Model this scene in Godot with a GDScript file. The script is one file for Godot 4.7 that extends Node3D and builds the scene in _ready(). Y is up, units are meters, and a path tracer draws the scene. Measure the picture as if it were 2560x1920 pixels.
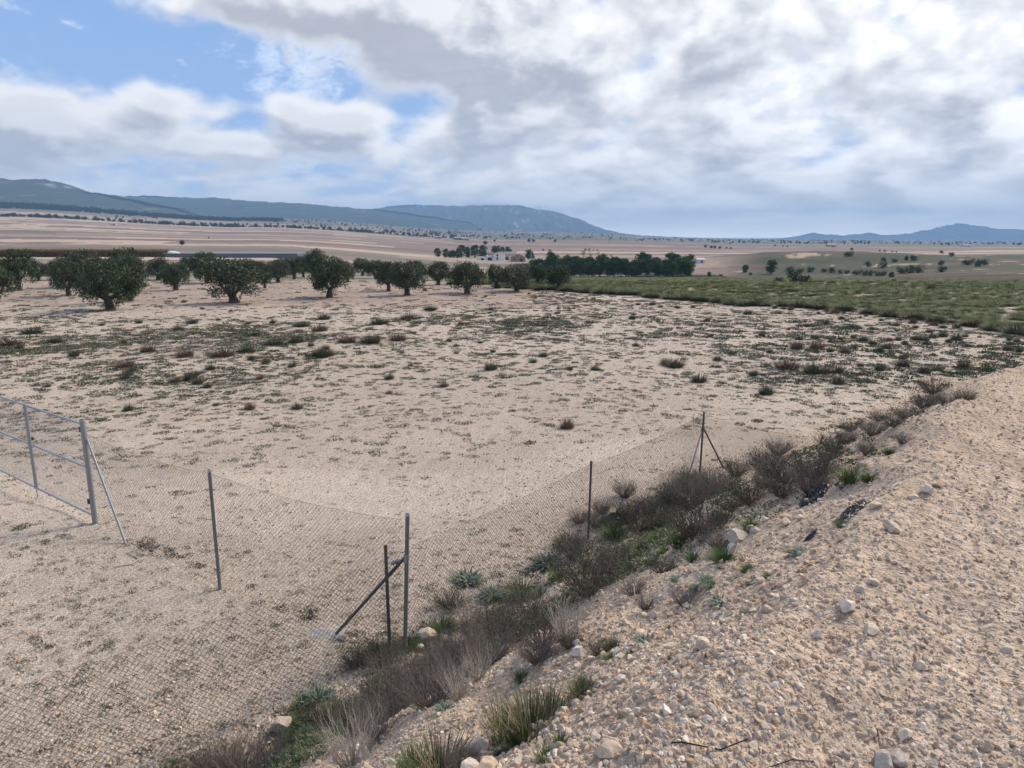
extends Node3D
# An embankment road above a stony field with olive trees, a fence and gate, and a wide valley with hills.

var rng := RandomNumberGenerator.new()
var taken := {}
var M := {}
var n_big := FastNoiseLite.new()
var n_mid := FastNoiseLite.new()
var n_fine := FastNoiseLite.new()

const OLIVES := [
	[-47.9, -69.2, 3.23, 3.71, 0.07], [-55.2, -84.0, 4.40, 4.13, -0.18], [-67.4, -106.8, 2.67, 2.67, 0.26], [-45.6, -77.0, 3.67, 3.21, -0.08], [-51.4, -89.7, 4.26, 4.64, 0.31], [-33.3, -61.7, 4.11, 4.80, 0.12],
	[-35.6, -69.3, 4.19, 3.12, 0.45], [-44.9, -86.9, 4.55, 4.04, 0.12], [-54.0, -114.8, 3.36, 3.97, -0.21], [-38.1, -85.0, 3.18, 3.36, -0.14], [-55.7, -129.1, 3.51, 3.16, 0.21], [-40.6, -99.5, 4.03, 3.71, 0.32],
	[-25.1, -67.3, 3.89, 5.48, 0.04], [-29.1, -88.2, 2.54, 1.98, 0.05], [-31.4, -100.3, 2.89, 3.48, 0.29], [-34.0, -116.4, 3.35, 2.85, 0.50], [-37.4, -134.3, 3.72, 3.00, 0.29], [-17.9, -74.0, 4.00, 3.88, -0.32],
	[-33.6, -128.8, 4.80, 3.70, -0.14], [-32.9, -164.1, 3.67, 4.02, 0.52], [-22.1, -101.1, 2.69, 2.15, 0.00], [-13.4, -82.4, 3.34, 2.82, -0.35], [-10.8, -75.6, 3.35, 3.72, 0.44], [-9.5, -96.0, 2.92, 3.22, 0.13],
	[-4.9, -79.6, 3.28, 3.96, 0.28], [-2.0, -87.3, 2.61, 2.19, 0.26], [0.5, -83.6, 2.95, 3.66, 0.00], [5.2, -86.2, 2.81, 3.27, 0.25], [-80.4, -119.8, 2.94, 3.57, 0.00], [-66.6, -109.7, 2.69, 3.27, 0.00],
	[-71.8, -131.0, 3.21, 3.90, 0.00], [-46.8, -122.1, 2.99, 3.64, 0.00], [-45.3, -128.4, 3.14, 3.83, 0.00], [-37.1, -110.7, 2.71, 3.30, 0.00], [-41.0, -134.1, 3.28, 4.00, 0.00], [-28.4, -122.7, 3.01, 3.66, 0.00],
	[-22.9, -126.4, 3.10, 3.77, 0.00], [-16.1, -126.9, 3.11, 3.78, 0.00], [2.1, -106.0, 2.60, 3.16, 0.00], [3.3, -95.0, 2.33, 2.84, 0.00]]
const SLOPE_SHRUBS := [
	[-2.79, -6.84, 0.82, "grey"], [-3.35, -7.11, 0.60, "dark"], [-0.98, -4.03, 0.40, "silver"], [-1.00, -5.43, 0.64, "dark"], [-1.38, -6.06, 0.47, "dark"], [-2.46, -8.55, 0.47, "leafy"],
	[-2.63, -8.43, 0.35, "green"], [-0.87, -6.12, 0.59, "grey"], [-0.55, -5.90, 0.45, "grey"], [-0.33, -4.13, 0.27, "silver"], [-0.03, -2.85, 0.22, "grass"], [0.08, -2.70, 0.23, "grass"],
	[0.16, -2.82, 0.20, "grass"], [0.03, -2.66, 0.17, "green"], [0.32, -2.98, 0.14, "green"], [0.30, -2.89, 0.12, "grass"], [-0.29, -2.67, 0.24, "grass"], [-0.41, -2.81, 0.22, "green"],
	[-0.20, -2.63, 0.17, "grey"], [-0.04, -2.62, 0.08, "green"], [0.18, -2.38, 0.10, "green"], [0.12, -2.25, 0.09, "green"], [-0.36, -8.05, 0.66, "dark"], [0.02, -5.96, 0.53, "dark"],
	[0.20, -4.29, 0.35, "dark"], [-0.64, -8.05, 0.60, "grey"], [-0.17, -5.27, 0.40, "grey"], [-1.05, -10.27, 0.59, "green"], [-0.69, -10.60, 0.50, "silver"], [0.32, -4.11, 0.28, "silver"],
	[0.47, -3.58, 0.15, "dark"], [0.52, -3.57, 0.12, "grass"], [-0.77, -12.03, 0.60, "leafy"], [-1.01, -11.08, 0.52, "dark"], [-0.13, -8.86, 0.54, "dark"], [0.25, -8.25, 0.50, "dark"],
	[0.18, -11.42, 0.73, "green"], [-0.31, -11.44, 0.46, "leafy"], [0.73, -6.27, 0.63, "dark"], [1.19, -8.37, 0.50, "grey"], [1.15, -12.96, 0.86, "dark"], [1.06, -13.49, 0.71, "green"],
	[2.04, -13.82, 0.73, "green"], [2.57, -14.21, 0.84, "dark"], [1.74, -14.40, 0.66, "dark"], [-1.52, -9.86, 0.40, "green"], [-1.94, -9.60, 0.52, "green"], [-2.15, -9.37, 0.45, "dark"],
	[-1.77, -9.36, 0.58, "grey"], [-1.32, -9.87, 0.34, "green"], [-0.39, -10.37, 0.49, "grey"], [0.34, -4.01, 0.16, "dark"], [3.98, -15.41, 1.31, "dark"], [3.64, -15.70, 0.92, "grey"],
	[3.46, -15.84, 0.83, "green"], [4.81, -16.61, 0.97, "dark"], [4.24, -16.96, 0.88, "green"], [5.53, -17.60, 0.91, "dark"], [7.19, -19.39, 1.19, "grey"], [6.47, -18.74, 0.73, "grey"],
	[2.55, -6.60, 0.56, "dark"], [2.50, -5.94, 0.39, "grey"], [2.64, -6.22, 0.36, "dark"], [2.28, -6.73, 0.48, "dark"], [2.28, -7.35, 0.39, "dark"], [1.66, -6.38, 0.51, "dark"],
	[1.56, -6.49, 0.34, "green"], [1.75, -6.13, 0.28, "grey"], [2.67, -5.59, 0.33, "green"], [2.70, -5.37, 0.21, "green"], [2.37, -6.22, 0.24, "dark"], [2.92, -15.15, 0.70, "dark"],
	[2.48, -14.89, 0.59, "dark"], [1.93, -15.15, 0.50, "grey"], [2.57, -16.12, 0.63, "grey"], [1.39, -14.65, 0.48, "grey"], [1.95, -9.41, 0.37, "green"], [1.33, -4.40, 0.20, "green"],
	[1.17, -4.13, 0.14, "leafy"], [1.24, -5.72, 0.23, "dark"], [1.01, -4.03, 0.16, "dark"], [0.82, -4.22, 0.13, "dark"], [0.85, -4.78, 0.26, "dark"], [1.65, -5.61, 0.22, "grey"],
	[2.76, -7.79, 0.36, "grey"], [3.55, -6.71, 0.22, "dark"], [4.24, -7.76, 0.25, "dark"], [3.51, -7.01, 0.27, "dark"], [4.59, -8.10, 0.28, "dark"], [4.43, -7.41, 0.24, "dark"],
	[4.51, -7.25, 0.18, "dark"], [5.00, -8.66, 0.25, "dark"], [3.14, -6.36, 0.16, "grey"], [3.33, -6.14, 0.16, "dark"], [3.72, -7.99, 0.26, "grey"], [3.44, -7.69, 0.27, "dark"],
	[4.05, -8.60, 0.22, "dark"], [4.22, -8.31, 0.21, "dark"], [3.16, -7.14, 0.23, "dark"], [3.12, -5.94, 0.15, "green"], [-0.89, -5.43, 0.60, "dark"], [-0.52, -4.24, 0.38, "dark"],
	[-0.84, -4.22, 0.35, "grey"], [-2.22, -7.87, 0.49, "dark"], [-1.27, -8.20, 0.62, "dark"], [-0.86, -8.06, 0.61, "grey"], [-3.20, -7.25, 0.72, "grey"], [-2.58, -7.25, 0.41, "dark"],
	[-2.48, -7.60, 0.32, "green"], [0.15, -4.02, 0.25, "grey"], [-0.23, -4.42, 0.24, "silver"], [3.07, -14.90, 0.78, "dark"], [4.44, -16.03, 0.94, "grey"], [3.02, -8.39, 0.49, "dark"],
	[1.56, -10.48, 0.56, "dark"], [1.31, -12.04, 0.48, "green"], [0.83, -11.92, 0.56, "green"], [0.44, -11.05, 0.44, "green"], [1.82, -9.68, 0.38, "green"], [1.27, -7.82, 0.26, "green"],
	[1.48, -5.66, 0.19, "green"], [3.03, -14.23, 0.56, "green"], [1.93, -6.47, 0.26, "green"], [1.89, -5.57, 0.18, "green"], [-0.18, -10.41, 0.42, "green"], [0.06, -3.93, 0.16, "green"],
	[-2.17, -8.10, 0.34, "green"], [-2.57, -8.12, 0.34, "green"], [-1.83, -8.10, 0.34, "leafy"], [0.62, -12.68, 0.51, "leafy"]]
const SLOPE_TUFTS := [
	[0.86, -3.69, 0.07], [0.67, -3.38, 0.10], [0.48, -3.29, 0.09], [0.66, -2.79, 0.05], [1.14, -3.32, 0.07], [1.40, -4.08, 0.08],
	[1.64, -4.00, 0.11], [1.99, -4.22, 0.11], [0.69, -2.15, 0.04], [0.82, -2.43, 0.05], [0.27, -2.32, 0.05], [1.13, -3.74, 0.11],
	[1.07, -4.44, 0.11], [1.10, -4.17, 0.07], [1.16, -4.01, 0.09], [1.41, -6.83, 0.13], [1.52, -5.18, 0.15], [1.39, -4.07, 0.10],
	[1.28, -4.00, 0.07], [1.11, -4.13, 0.09], [1.17, -4.02, 0.08], [1.62, -5.41, 0.15], [1.29, -6.38, 0.16], [1.17, -6.09, 0.11],
	[-2.32, -7.00, 0.16], [-2.70, -7.97, 0.16], [-0.39, -3.86, 0.12], [-0.04, -2.63, 0.07], [-0.27, -3.41, 0.06], [-3.81, -7.36, 0.17],
	[-3.51, -7.40, 0.15], [-2.33, -7.53, 0.23], [1.34, -3.85, 0.10], [0.57, -3.22, 0.06], [1.40, -4.61, 0.10], [1.40, -3.78, 0.07],
	[1.48, -6.78, 0.19], [1.66, -6.03, 0.15], [1.29, -4.26, 0.07]]
const ROCKS := [
	[2.07, -5.33, 0.09], [2.11, -5.20, 0.09], [1.79, -5.58, 0.16], [1.88, -5.43, 0.08], [2.15, -3.98, 0.10], [1.31, -3.86, 0.07],
	[1.35, -3.75, 0.05], [0.82, -4.02, 0.07], [0.90, -3.91, 0.04], [0.68, -3.63, 0.07], [0.84, -3.15, 0.04], [0.72, -3.13, 0.05],
	[0.94, -2.63, 0.03], [0.89, -2.62, 0.04], [0.45, -2.78, 0.06], [0.47, -2.52, 0.04], [0.55, -2.30, 0.03], [0.58, -2.30, 0.04],
	[0.83, -2.23, 0.04], [0.41, -2.31, 0.04], [0.80, -2.35, 0.04], [0.59, -2.11, 0.03], [1.20, -2.12, 0.08], [1.26, -2.14, 0.07],
	[1.33, -2.25, 0.05], [1.62, -3.21, 0.06], [1.73, -3.32, 0.05], [1.49, -2.83, 0.07], [1.47, -3.02, 0.09], [1.59, -2.64, 0.05],
	[1.17, -2.62, 0.04], [1.05, -2.52, 0.05], [1.10, -2.54, 0.04], [1.19, -3.21, 0.07], [0.75, -2.67, 0.08], [1.29, -2.48, 0.04],
	[1.78, -2.41, 0.03], [2.09, -2.87, 0.05], [1.38, -2.61, 0.05], [1.31, -2.79, 0.04], [1.25, -2.79, 0.04], [2.70, -4.61, 0.10],
	[2.52, -4.47, 0.08], [2.86, -4.78, 0.08], [0.31, -2.08, 0.08], [0.29, -2.28, 0.05], [1.01, -3.98, 0.06], [0.66, -3.97, 0.06],
	[0.78, -4.02, 0.05], [1.01, -3.29, 0.05], [1.35, -3.41, 0.04], [1.98, -3.60, 0.04], [1.01, -2.37, 0.04], [0.79, -2.25, 0.03],
	[-2.78, -8.04, 0.31], [-1.25, -10.12, 0.28], [-1.00, -10.08, 0.15], [-1.33, -9.88, 0.16], [-1.30, -9.43, 0.19], [-0.27, -4.22, 0.06],
	[-0.16, -2.53, 0.10], [-0.09, -2.42, 0.08], [-0.13, -2.77, 0.10], [-0.80, -3.65, 0.06], [0.09, -2.74, 0.05], [0.21, -2.76, 0.06],
	[0.27, -2.83, 0.05], [-0.01, -2.90, 0.03], [-3.34, -7.47, 0.16], [0.61, -5.57, 0.08], [0.35, -3.51, 0.03], [-2.50, -10.09, 0.18],
	[-2.34, -10.00, 0.10], [0.24, -10.15, 0.12], [-0.65, -4.25, 0.04], [0.12, -2.72, 0.04], [0.17, -2.65, 0.04], [0.21, -2.46, 0.04],
	[-0.03, -2.44, 0.03], [2.00, -5.16, 0.10], [2.08, -5.09, 0.09], [1.77, -5.49, 0.17], [1.88, -5.55, 0.08], [1.99, -5.56, 0.07],
	[3.25, -6.65, 0.13], [1.31, -3.87, 0.06], [1.35, -3.75, 0.05], [0.82, -3.99, 0.07], [1.01, -8.36, 0.06], [0.62, -5.62, 0.07],
	[0.96, -5.51, 0.05], [2.41, -5.53, 0.05], [2.22, -4.31, 0.08], [1.84, -4.71, 0.05], [1.69, -5.40, 0.08], [1.75, -4.68, 0.06],
	[3.23, -7.50, 0.07], [3.57, -16.52, 0.13], [2.84, -5.79, 0.06], [1.15, -4.15, 0.03]]
const FP := [
	[-8.34, -14.10], [-5.03, -11.90], [-1.55, -9.84], [-1.73, -9.75], [1.50, -13.88], [4.68, -17.80]]
const FIELD_SHRUBS := [
	[11.66, -43.45, 0.42], [12.47, -44.10, 0.17], [14.91, -44.17, 0.52], [18.36, -58.05, 0.90], [20.81, -57.97, 0.51], [21.85, -61.97, 0.60],
	[22.29, -61.17, 0.59], [22.65, -60.54, 0.71], [24.29, -65.00, 0.76], [22.73, -68.72, 0.53], [25.53, -61.85, 0.54], [23.91, -58.11, 0.40],
	[19.24, -50.17, 0.24], [19.78, -49.80, 0.53], [21.65, -51.13, 0.60], [25.45, -58.56, 0.91], [25.80, -57.93, 0.45], [23.98, -54.11, 0.63],
	[26.90, -61.40, 0.42], [23.90, -53.09, 0.36], [22.54, -48.10, 0.42], [23.19, -47.69, 0.42], [25.57, -54.60, 0.37], [26.36, -55.39, 0.43],
	[29.21, -62.66, 0.43], [29.20, -60.97, 0.59], [27.64, -55.04, 0.59], [29.82, -57.99, 0.68], [30.35, -57.49, 0.56], [26.09, -52.50, 0.46],
	[25.74, -49.79, 0.58], [24.49, -47.22, 0.32], [27.62, -52.89, 0.36], [27.80, -51.49, 0.80], [26.63, -48.98, 0.48], [30.59, -54.56, 0.64],
	[30.15, -55.23, 0.48], [28.83, -50.70, 0.79], [26.58, -47.14, 0.55], [28.72, -49.38, 0.67], [29.63, -49.44, 0.68], [32.47, -55.04, 0.70],
	[30.83, -52.02, 0.81], [32.26, -52.89, 0.62], [31.90, -51.21, 0.80], [33.30, -52.82, 0.62], [33.07, -50.93, 0.60], [32.70, -49.65, 0.39],
	[23.58, -43.39, 0.68], [24.01, -43.25, 0.93], [25.47, -44.80, 0.61], [26.36, -45.28, 0.71], [26.28, -43.71, 0.94], [25.21, -42.67, 0.50],
	[23.16, -41.37, 0.41], [27.78, -45.37, 0.44], [28.40, -44.93, 0.35], [25.25, -40.80, 0.56], [25.82, -40.75, 0.48], [21.80, -40.96, 0.48],
	[21.51, -42.16, 0.50], [22.28, -42.68, 0.50], [19.71, -40.37, 0.63], [18.91, -37.90, 0.67], [19.77, -38.96, 0.61], [19.86, -43.00, 0.50],
	[18.80, -42.30, 0.41], [17.70, -41.06, 0.48], [17.51, -42.78, 0.67], [16.09, -38.94, 0.99], [15.48, -37.50, 0.44], [16.47, -42.57, 0.50],
	[15.00, -38.88, 0.91], [13.27, -37.93, 0.52], [16.24, -37.66, 0.44], [16.88, -37.43, 0.73], [19.83, -41.75, 0.65], [29.10, -43.27, 0.42],
	[29.06, -42.57, 0.50], [26.23, -39.01, 0.61], [26.40, -38.35, 0.53], [19.18, -36.17, 0.43], [28.03, -41.38, 0.32], [-30.38, -69.15, 0.51],
	[-25.40, -61.16, 0.53], [-16.47, -51.10, 0.57], [-15.38, -44.42, 0.76], [-9.71, -37.12, 0.88], [-9.19, -37.16, 0.58], [-34.53, -57.82, 0.36],
	[-35.38, -73.86, 0.37], [-9.83, -84.40, 0.68], [-1.71, -59.87, 0.56], [-29.22, -42.56, 0.67], [-26.86, -40.25, 0.63], [-21.69, -48.18, 0.90],
	[-22.25, -51.66, 0.97], [-25.71, -51.16, 0.64], [-27.67, -50.07, 0.62], [-12.31, -42.67, 0.53], [-5.64, -37.66, 0.31], [-3.06, -40.33, 0.33],
	[-2.14, -43.60, 0.33], [-0.99, -38.42, 0.43], [-7.80, -42.80, 0.54], [-1.80, -41.87, 0.39], [2.33, -74.56, 0.38], [6.91, -72.83, 0.42],
	[-1.69, -60.22, 0.56], [-3.05, -59.69, 0.36], [1.81, -79.20, 0.47], [-2.72, -76.38, 0.39], [3.60, -58.06, 0.39], [7.28, -58.30, 0.35],
	[9.26, -56.73, 0.43], [8.84, -54.09, 0.51], [11.22, -66.45, 0.51], [12.45, -66.13, 0.67], [12.79, -64.14, 0.49], [13.99, -63.15, 0.54],
	[15.51, -63.90, 0.60], [16.84, -71.78, 0.49], [12.98, -74.80, 0.38], [5.14, -61.77, 0.37], [4.72, -61.12, 0.31], [7.80, -71.39, 0.48],
	[-9.49, -36.89, 1.11], [-11.72, -34.90, 0.55], [-4.66, -33.78, 0.34], [7.50, -34.08, 1.18], [7.22, -34.62, 0.65], [8.68, -53.79, 0.60],
	[3.64, -32.24, 0.61], [2.52, -32.21, 0.41], [9.95, -35.58, 0.56], [7.73, -30.24, 0.77], [22.08, -48.19, 1.20], [18.20, -34.22, 0.75],
	[18.31, -32.62, 0.78], [14.33, -32.23, 0.61], [13.81, -32.20, 0.61], [16.53, -32.98, 0.62], [12.50, -33.38, 1.26], [13.19, -32.18, 1.02],
	[20.65, -33.62, 0.64], [9.65, -27.68, 0.62], [-13.71, -31.14, 0.79], [-14.08, -30.64, 0.58], [-9.13, -25.29, 0.45], [-2.68, -28.92, 0.55],
	[1.71, -22.39, 0.57], [-0.96, -33.07, 0.83], [-28.34, -41.62, 1.57], [-29.81, -46.04, 1.73], [-26.46, -42.82, 1.07], [-17.50, -33.18, 1.05],
	[-10.67, -30.90, 0.49], [-21.95, -36.89, 0.70], [-19.04, -38.56, 0.97], [-16.17, -36.43, 1.15], [-14.29, -36.31, 1.37], [-13.62, -37.66, 1.42],
	[-12.92, -39.95, 1.25], [-11.91, -40.78, 1.02], [-12.16, -46.80, 1.17], [-9.20, -41.24, 1.29], [-7.97, -41.59, 1.56], [-6.60, -42.85, 1.34],
	[-14.02, -49.28, 1.23], [-13.62, -53.85, 1.34], [-9.15, -51.31, 1.60], [-7.69, -54.64, 1.36], [-6.69, -61.14, 1.52]]
const ESPARTO_FRONT := [
	[-2.6, -88.1], [2.8, -87.8], [9.5, -80.5], [17.3, -70.2], [23.5, -64.4], [26.7, -60.7],
	[28.2, -55.3], [31.3, -51.9], [31.7, -45.8], [32.2, -40.2], [31.2, -31.4]]
const ESPARTO_BACK := [
	[-3.7, -126.7], [8.6, -270.6], [34.3, -292.4], [74.5, -304.2], [114.0, -315.2], [118.6, -271.7],
	[66.8, -131.9], [53.9, -90.3], [54.3, -79.4], [53.1, -67.0], [52.6, -53.7]]
const HILL_PROFILE := [[-4453, 171], [-3987, 259], [-3528, 328], [-3188, 362], [-2987, 367], [-2857, 339], [-2803, 324], [-2702, 328], [-2612, 329], [-2547, 313], [-2472, 285], [-2419, 263], [-2330, 252], [-2198, 228], [-2066, 204], [-1912, 171], [-1758, 127]]
const RANGE_PROFILE := [[-4148, 256], [-3902, 322], [-3658, 381], [-3522, 381], [-3322, 352], [-3203, 352], [-3117, 365], [-2983, 348], [-2645, 340], [-2509, 342], [-2173, 306], [-1800, 296], [-1394, 259], [-1122, 243], [-885, 213], [-614, 173], [-273, 123]]
const MOUNTAIN_PROFILE := [[-2491, 250], [-2089, 323], [-1640, 372], [-1465, 401], [-1241, 413], [-894, 401], [-646, 396], [-397, 408], [-223, 410], [-50, 401], [99, 376], [348, 342], [597, 299], [847, 236], [973, 167], [1023, 153], [1073, 150], [1174, 94], [1400, 60], [1802, 16], [2103, -9]]
const PEAK_PROFILE := [[-555, 360], [-277, 430], [-83, 452], [55, 449], [139, 446], [333, 398], [583, 371], [778, 306], [1001, 241], [1226, 132]]
const SIERRA_PROFILE := [[4098, -97], [4174, -50], [4273, 3], [4422, 43], [4528, 76], [4723, 56], [4967, 43], [5269, 50], [5419, 70], [5573, 36], [5693, 50], [5964, 63], [6231, 116], [6408, 156], [6586, 189], [6764, 216], [6889, 183], [7073, 156], [7378, 136], [7744, 110], [8594, 90], [9811, 50], [11641, -17]]
const TURBINES := [[-1130, 373, 20], [-1055, 373, 13], [-510, 373, 24], [-481, 373, 24], [-446, 373, 24], [-400, 363, 33], [-348, 353, 41], [-278, 348, 48], [-251, 337, 59], [-201, 330, 67], [-152, 360, 23], [-134, 327, 51], [269, 350, 24], [314, 350, 27], [336, 350, 29]]
const YARD_PINES := [[-53.0, -537.2, 6.23], [-47.0, -533.7, 6.30], [-44.2, -537.7, 5.10], [-41.7, -537.9, 5.67], [-38.9, -538.3, 5.67], [-37.0, -551.8, 9.01], [-32.1, -557.3, 7.93], [-27.2, -553.5, 9.33], [-21.3, -560.7, 9.45], [-16.3, -686.1, 6.86], [-12.8, -689.0, 6.89], [-8.6, -671.9, 6.01], [-4.0, -677.0, 6.41], [-1.1, -678.7, 4.29], [12.2, -542.5, 7.43], [14.4, -537.0, 4.53], [24.3, -486.8, 6.93], [27.1, -480.5, 5.07]]
const GROVE_PINES := [[8.5, -302.6, 6.06], [11.1, -303.0, 6.07], [14.5, -296.5, 6.58], [16.2, -298.6, 5.77], [19.0, -302.3, 5.73], [22.1, -294.1, 6.60], [25.1, -300.6, 5.86], [27.0, -295.2, 6.71], [30.8, -304.5, 6.47], [32.3, -296.2, 5.55], [35.2, -301.3, 6.99], [38.1, -298.7, 5.81], [40.7, -298.1, 6.82], [43.1, -297.7, 5.99], [45.5, -298.5, 5.56], [47.4, -296.2, 5.32], [49.7, -296.9, 5.74], [52.9, -296.1, 5.84], [56.9, -300.6, 6.05], [57.6, -296.3, 5.72], [59.8, -293.3, 5.74], [62.6, -293.1, 5.36], [65.9, -299.5, 6.65], [69.6, -300.6, 5.90], [13.8, -322.7, 5.29], [17.5, -314.9, 7.82], [20.5, -313.0, 5.06], [22.7, -312.9, 7.25], [26.1, -314.6, 6.84], [30.5, -320.4, 5.69], [33.2, -323.1, 6.31], [37.1, -320.3, 5.15], [38.7, -323.1, 7.51], [42.6, -323.5, 5.46], [46.3, -319.1, 5.72], [48.3, -323.3, 5.67], [52.4, -321.7, 5.27], [54.9, -320.0, 8.07], [56.7, -316.7, 7.33], [59.8, -314.1, 6.41], [63.8, -320.0, 5.23], [67.4, -321.1, 7.78], [70.9, -318.7, 5.19], [73.5, -321.7, 5.76], [76.5, -326.1, 7.13], [73.5, -322.1, 6.78], [68.2, -315.3, 7.43], [70.1, -299.6, 3.78]]
const POPLARS := [[33.5, -354.3, 9.83], [36.6, -354.2, 9.23], [40.3, -354.1, 8.93], [46.6, -352.8, 8.01]]
const LONE_PINES := [[108.8, -316.0, 5.96], [100.9, -325.4, 3.44], [80.6, -159.6, 1.48], [186.4, -356.9, 2.19], [77.0, -293.6, 2.15]]
const LONE_BUSHES := [[37.2, -98.7, 1.33], [46.8, -83.6, 0.68], [82.4, -296.7, 1.14], [97.5, -307.6, 1.18], [35.3, -99.2, 0.76], [38.3, -98.4, 1.14], [131.3, -316.5, 1.83], [130.8, -308.2, 2.37], [131.1, -300.6, 1.73], [131.3, -295.2, 1.70], [124.1, -270.8, 2.19], [117.4, -250.2, 1.93], [117.8, -247.0, 1.90], [109.2, -224.0, 1.81], [111.5, -225.6, 1.52], [50.8, -99.9, 0.46], [182.1, -319.8, 2.15], [188.8, -354.5, 2.72], [137.5, -241.1, 2.09], [171.2, -384.2, 2.94], [120.3, -326.2, 2.51], [121.9, -319.0, 2.45], [127.3, -321.8, 2.48], [158.6, -336.2, 2.32], [158.8, -323.3, 3.10], [130.2, -250.9, 2.65], [133.5, -251.8, 2.66], [131.2, -243.0, 2.34], [187.3, -310.2, 2.98], [181.4, -292.8, 2.81], [190.6, -304.0, 2.33], [178.4, -351.4, 2.02], [175.8, -357.1, 2.05], [223.1, -383.0, 2.20], [397.5, -700.0, 2.95]]
const FAR_TREES := [[-38.2, -1091.9, 6.88], [-131.0, -1678.2, 12.00], [-208.1, -2516.6, 12.22], [-246.4, -2335.1, 9.34], [-245.3, -2468.0, 8.81], [-239.7, -2531.7, 9.04], [-33.1, -1437.1, 4.93], [31.9, -1403.4, 7.23], [39.3, -1395.7, 7.19], [81.6, -1436.6, 6.17], [-1.9, -2233.1, 5.11], [3.5, -2230.5, 5.10], [21.1, -2142.6, 6.13], [-333.1, -2018.2, 12.68], [-327.1, -2065.9, 10.03], [-312.7, -2025.8, 9.83], [-415.4, -2108.4, 9.02], [32.0, -778.7, 2.46], [37.7, -758.6, 2.61], [78.6, -809.9, 2.56], [82.7, -811.4, 2.56], [87.5, -815.0, 1.64], [92.6, -821.8, 1.65], [-224.8, -516.8, 3.55], [-221.1, -507.9, 2.95], [-287.6, -719.9, 1.90], [418.6, -932.7, 4.28], [410.8, -844.8, 2.59], [405.6, -822.8, 2.52], [401.5, -798.8, 2.14], [401.2, -789.2, 2.11], [293.0, -1146.6, 5.26], [286.8, -1089.5, 4.58], [292.9, -1092.9, 4.60], [291.3, -1060.6, 4.46], [302.5, -1067.8, 3.27], [302.0, -1044.7, 3.19], [482.2, -1389.2, 3.71], [484.5, -1354.6, 3.11], [479.2, -1318.7, 3.02], [511.9, -1779.0, 4.75], [1752.1, -2992.8, 8.00], [781.9, -2082.3, 3.97], [747.4, -1884.8, 3.60]]

# ---------------------------------------------------------------- helpers
class MB:
	var v := PackedVector3Array()
	var n := PackedVector3Array()
	var c := PackedColorArray()
	func tri(a: Vector3, b: Vector3, d: Vector3, col: Color) -> void:
		var nn := (d - a).cross(b - a).normalized()
		v.push_back(a); v.push_back(b); v.push_back(d)
		n.push_back(nn); n.push_back(nn); n.push_back(nn)
		c.push_back(col); c.push_back(col); c.push_back(col)
	func quad(a: Vector3, b: Vector3, d: Vector3, e: Vector3, col: Color) -> void:
		tri(a, b, d, col)
		tri(a, d, e, col)
	func tube(a: Vector3, b: Vector3, ra: float, rb: float, sides: int, col: Color, caps := false) -> void:
		var ax := (b - a).normalized()
		var up := Vector3.UP if absf(ax.y) < 0.95 else Vector3.RIGHT
		var s := ax.cross(up).normalized()
		var w := ax.cross(s)
		for i in sides:
			var t0 := TAU * i / sides
			var t1 := TAU * (i + 1) / sides
			var d0 := s * cos(t0) + w * sin(t0)
			var d1 := s * cos(t1) + w * sin(t1)
			for q in [[a + d0 * ra, d0], [b + d0 * rb, d0], [b + d1 * rb, d1], [a + d0 * ra, d0], [b + d1 * rb, d1], [a + d1 * ra, d1]]:
				v.push_back(q[0]); n.push_back(q[1]); c.push_back(col)
			if caps:
				tri(b, b + d1 * rb, b + d0 * rb, col)
				tri(a, a + d0 * ra, a + d1 * ra, col)
	func box(at: Vector3, x: Vector3, y: Vector3, z: Vector3, col: Color) -> void:
		# at: the middle of the base; x, y, z: half width, full height, half depth
		var p := [at - x - z, at + x - z, at + x + z, at - x + z, at - x - z + y, at + x - z + y, at + x + z + y, at - x + z + y]
		for f in [[0, 1, 5, 4], [1, 2, 6, 5], [2, 3, 7, 6], [3, 0, 4, 7], [4, 5, 6, 7], [3, 2, 1, 0]]:
			quad(p[f[0]], p[f[1]], p[f[2]], p[f[3]], col)
	func mesh(m: Material) -> ArrayMesh:
		var a := []
		a.resize(Mesh.ARRAY_MAX)
		a[Mesh.ARRAY_VERTEX] = v
		a[Mesh.ARRAY_NORMAL] = n
		a[Mesh.ARRAY_COLOR] = c
		var am := ArrayMesh.new()
		am.add_surface_from_arrays(Mesh.PRIMITIVE_TRIANGLES, a)
		am.surface_set_material(0, m)
		return am

func numbered(called: String) -> String:
	taken[called] = taken.get(called, -1) + 1
	return called if taken[called] == 0 else "%s_%03d" % [called, taken[called]]

func tag(o: Node, label: String, category := "", group := "", kind := "") -> Node:
	o.set_meta("label", label)
	if category: o.set_meta("category", category)
	if group: o.set_meta("group", group)
	if kind: o.set_meta("kind", kind)
	return o

func base(called: String, at: Vector3, turn := 0.0) -> Node3D:
	var o := Node3D.new()
	o.name = numbered(called)
	add_child(o)
	o.position = at
	o.rotation.y = turn
	return o

func obj(called: String, mesh: Mesh, parent: Node = null) -> MeshInstance3D:
	var o := MeshInstance3D.new()
	o.mesh = mesh
	o.cast_shadow = GeometryInstance3D.SHADOW_CASTING_SETTING_ON
	if parent == null:
		o.name = numbered(called)
		add_child(o)
	else:
		o.name = called
		parent.add_child(o, true)
	return o

func part(called: String, mb: MB, m: Material, parent: Node = null) -> MeshInstance3D:
	return obj(called, mb.mesh(m), parent)

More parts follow.
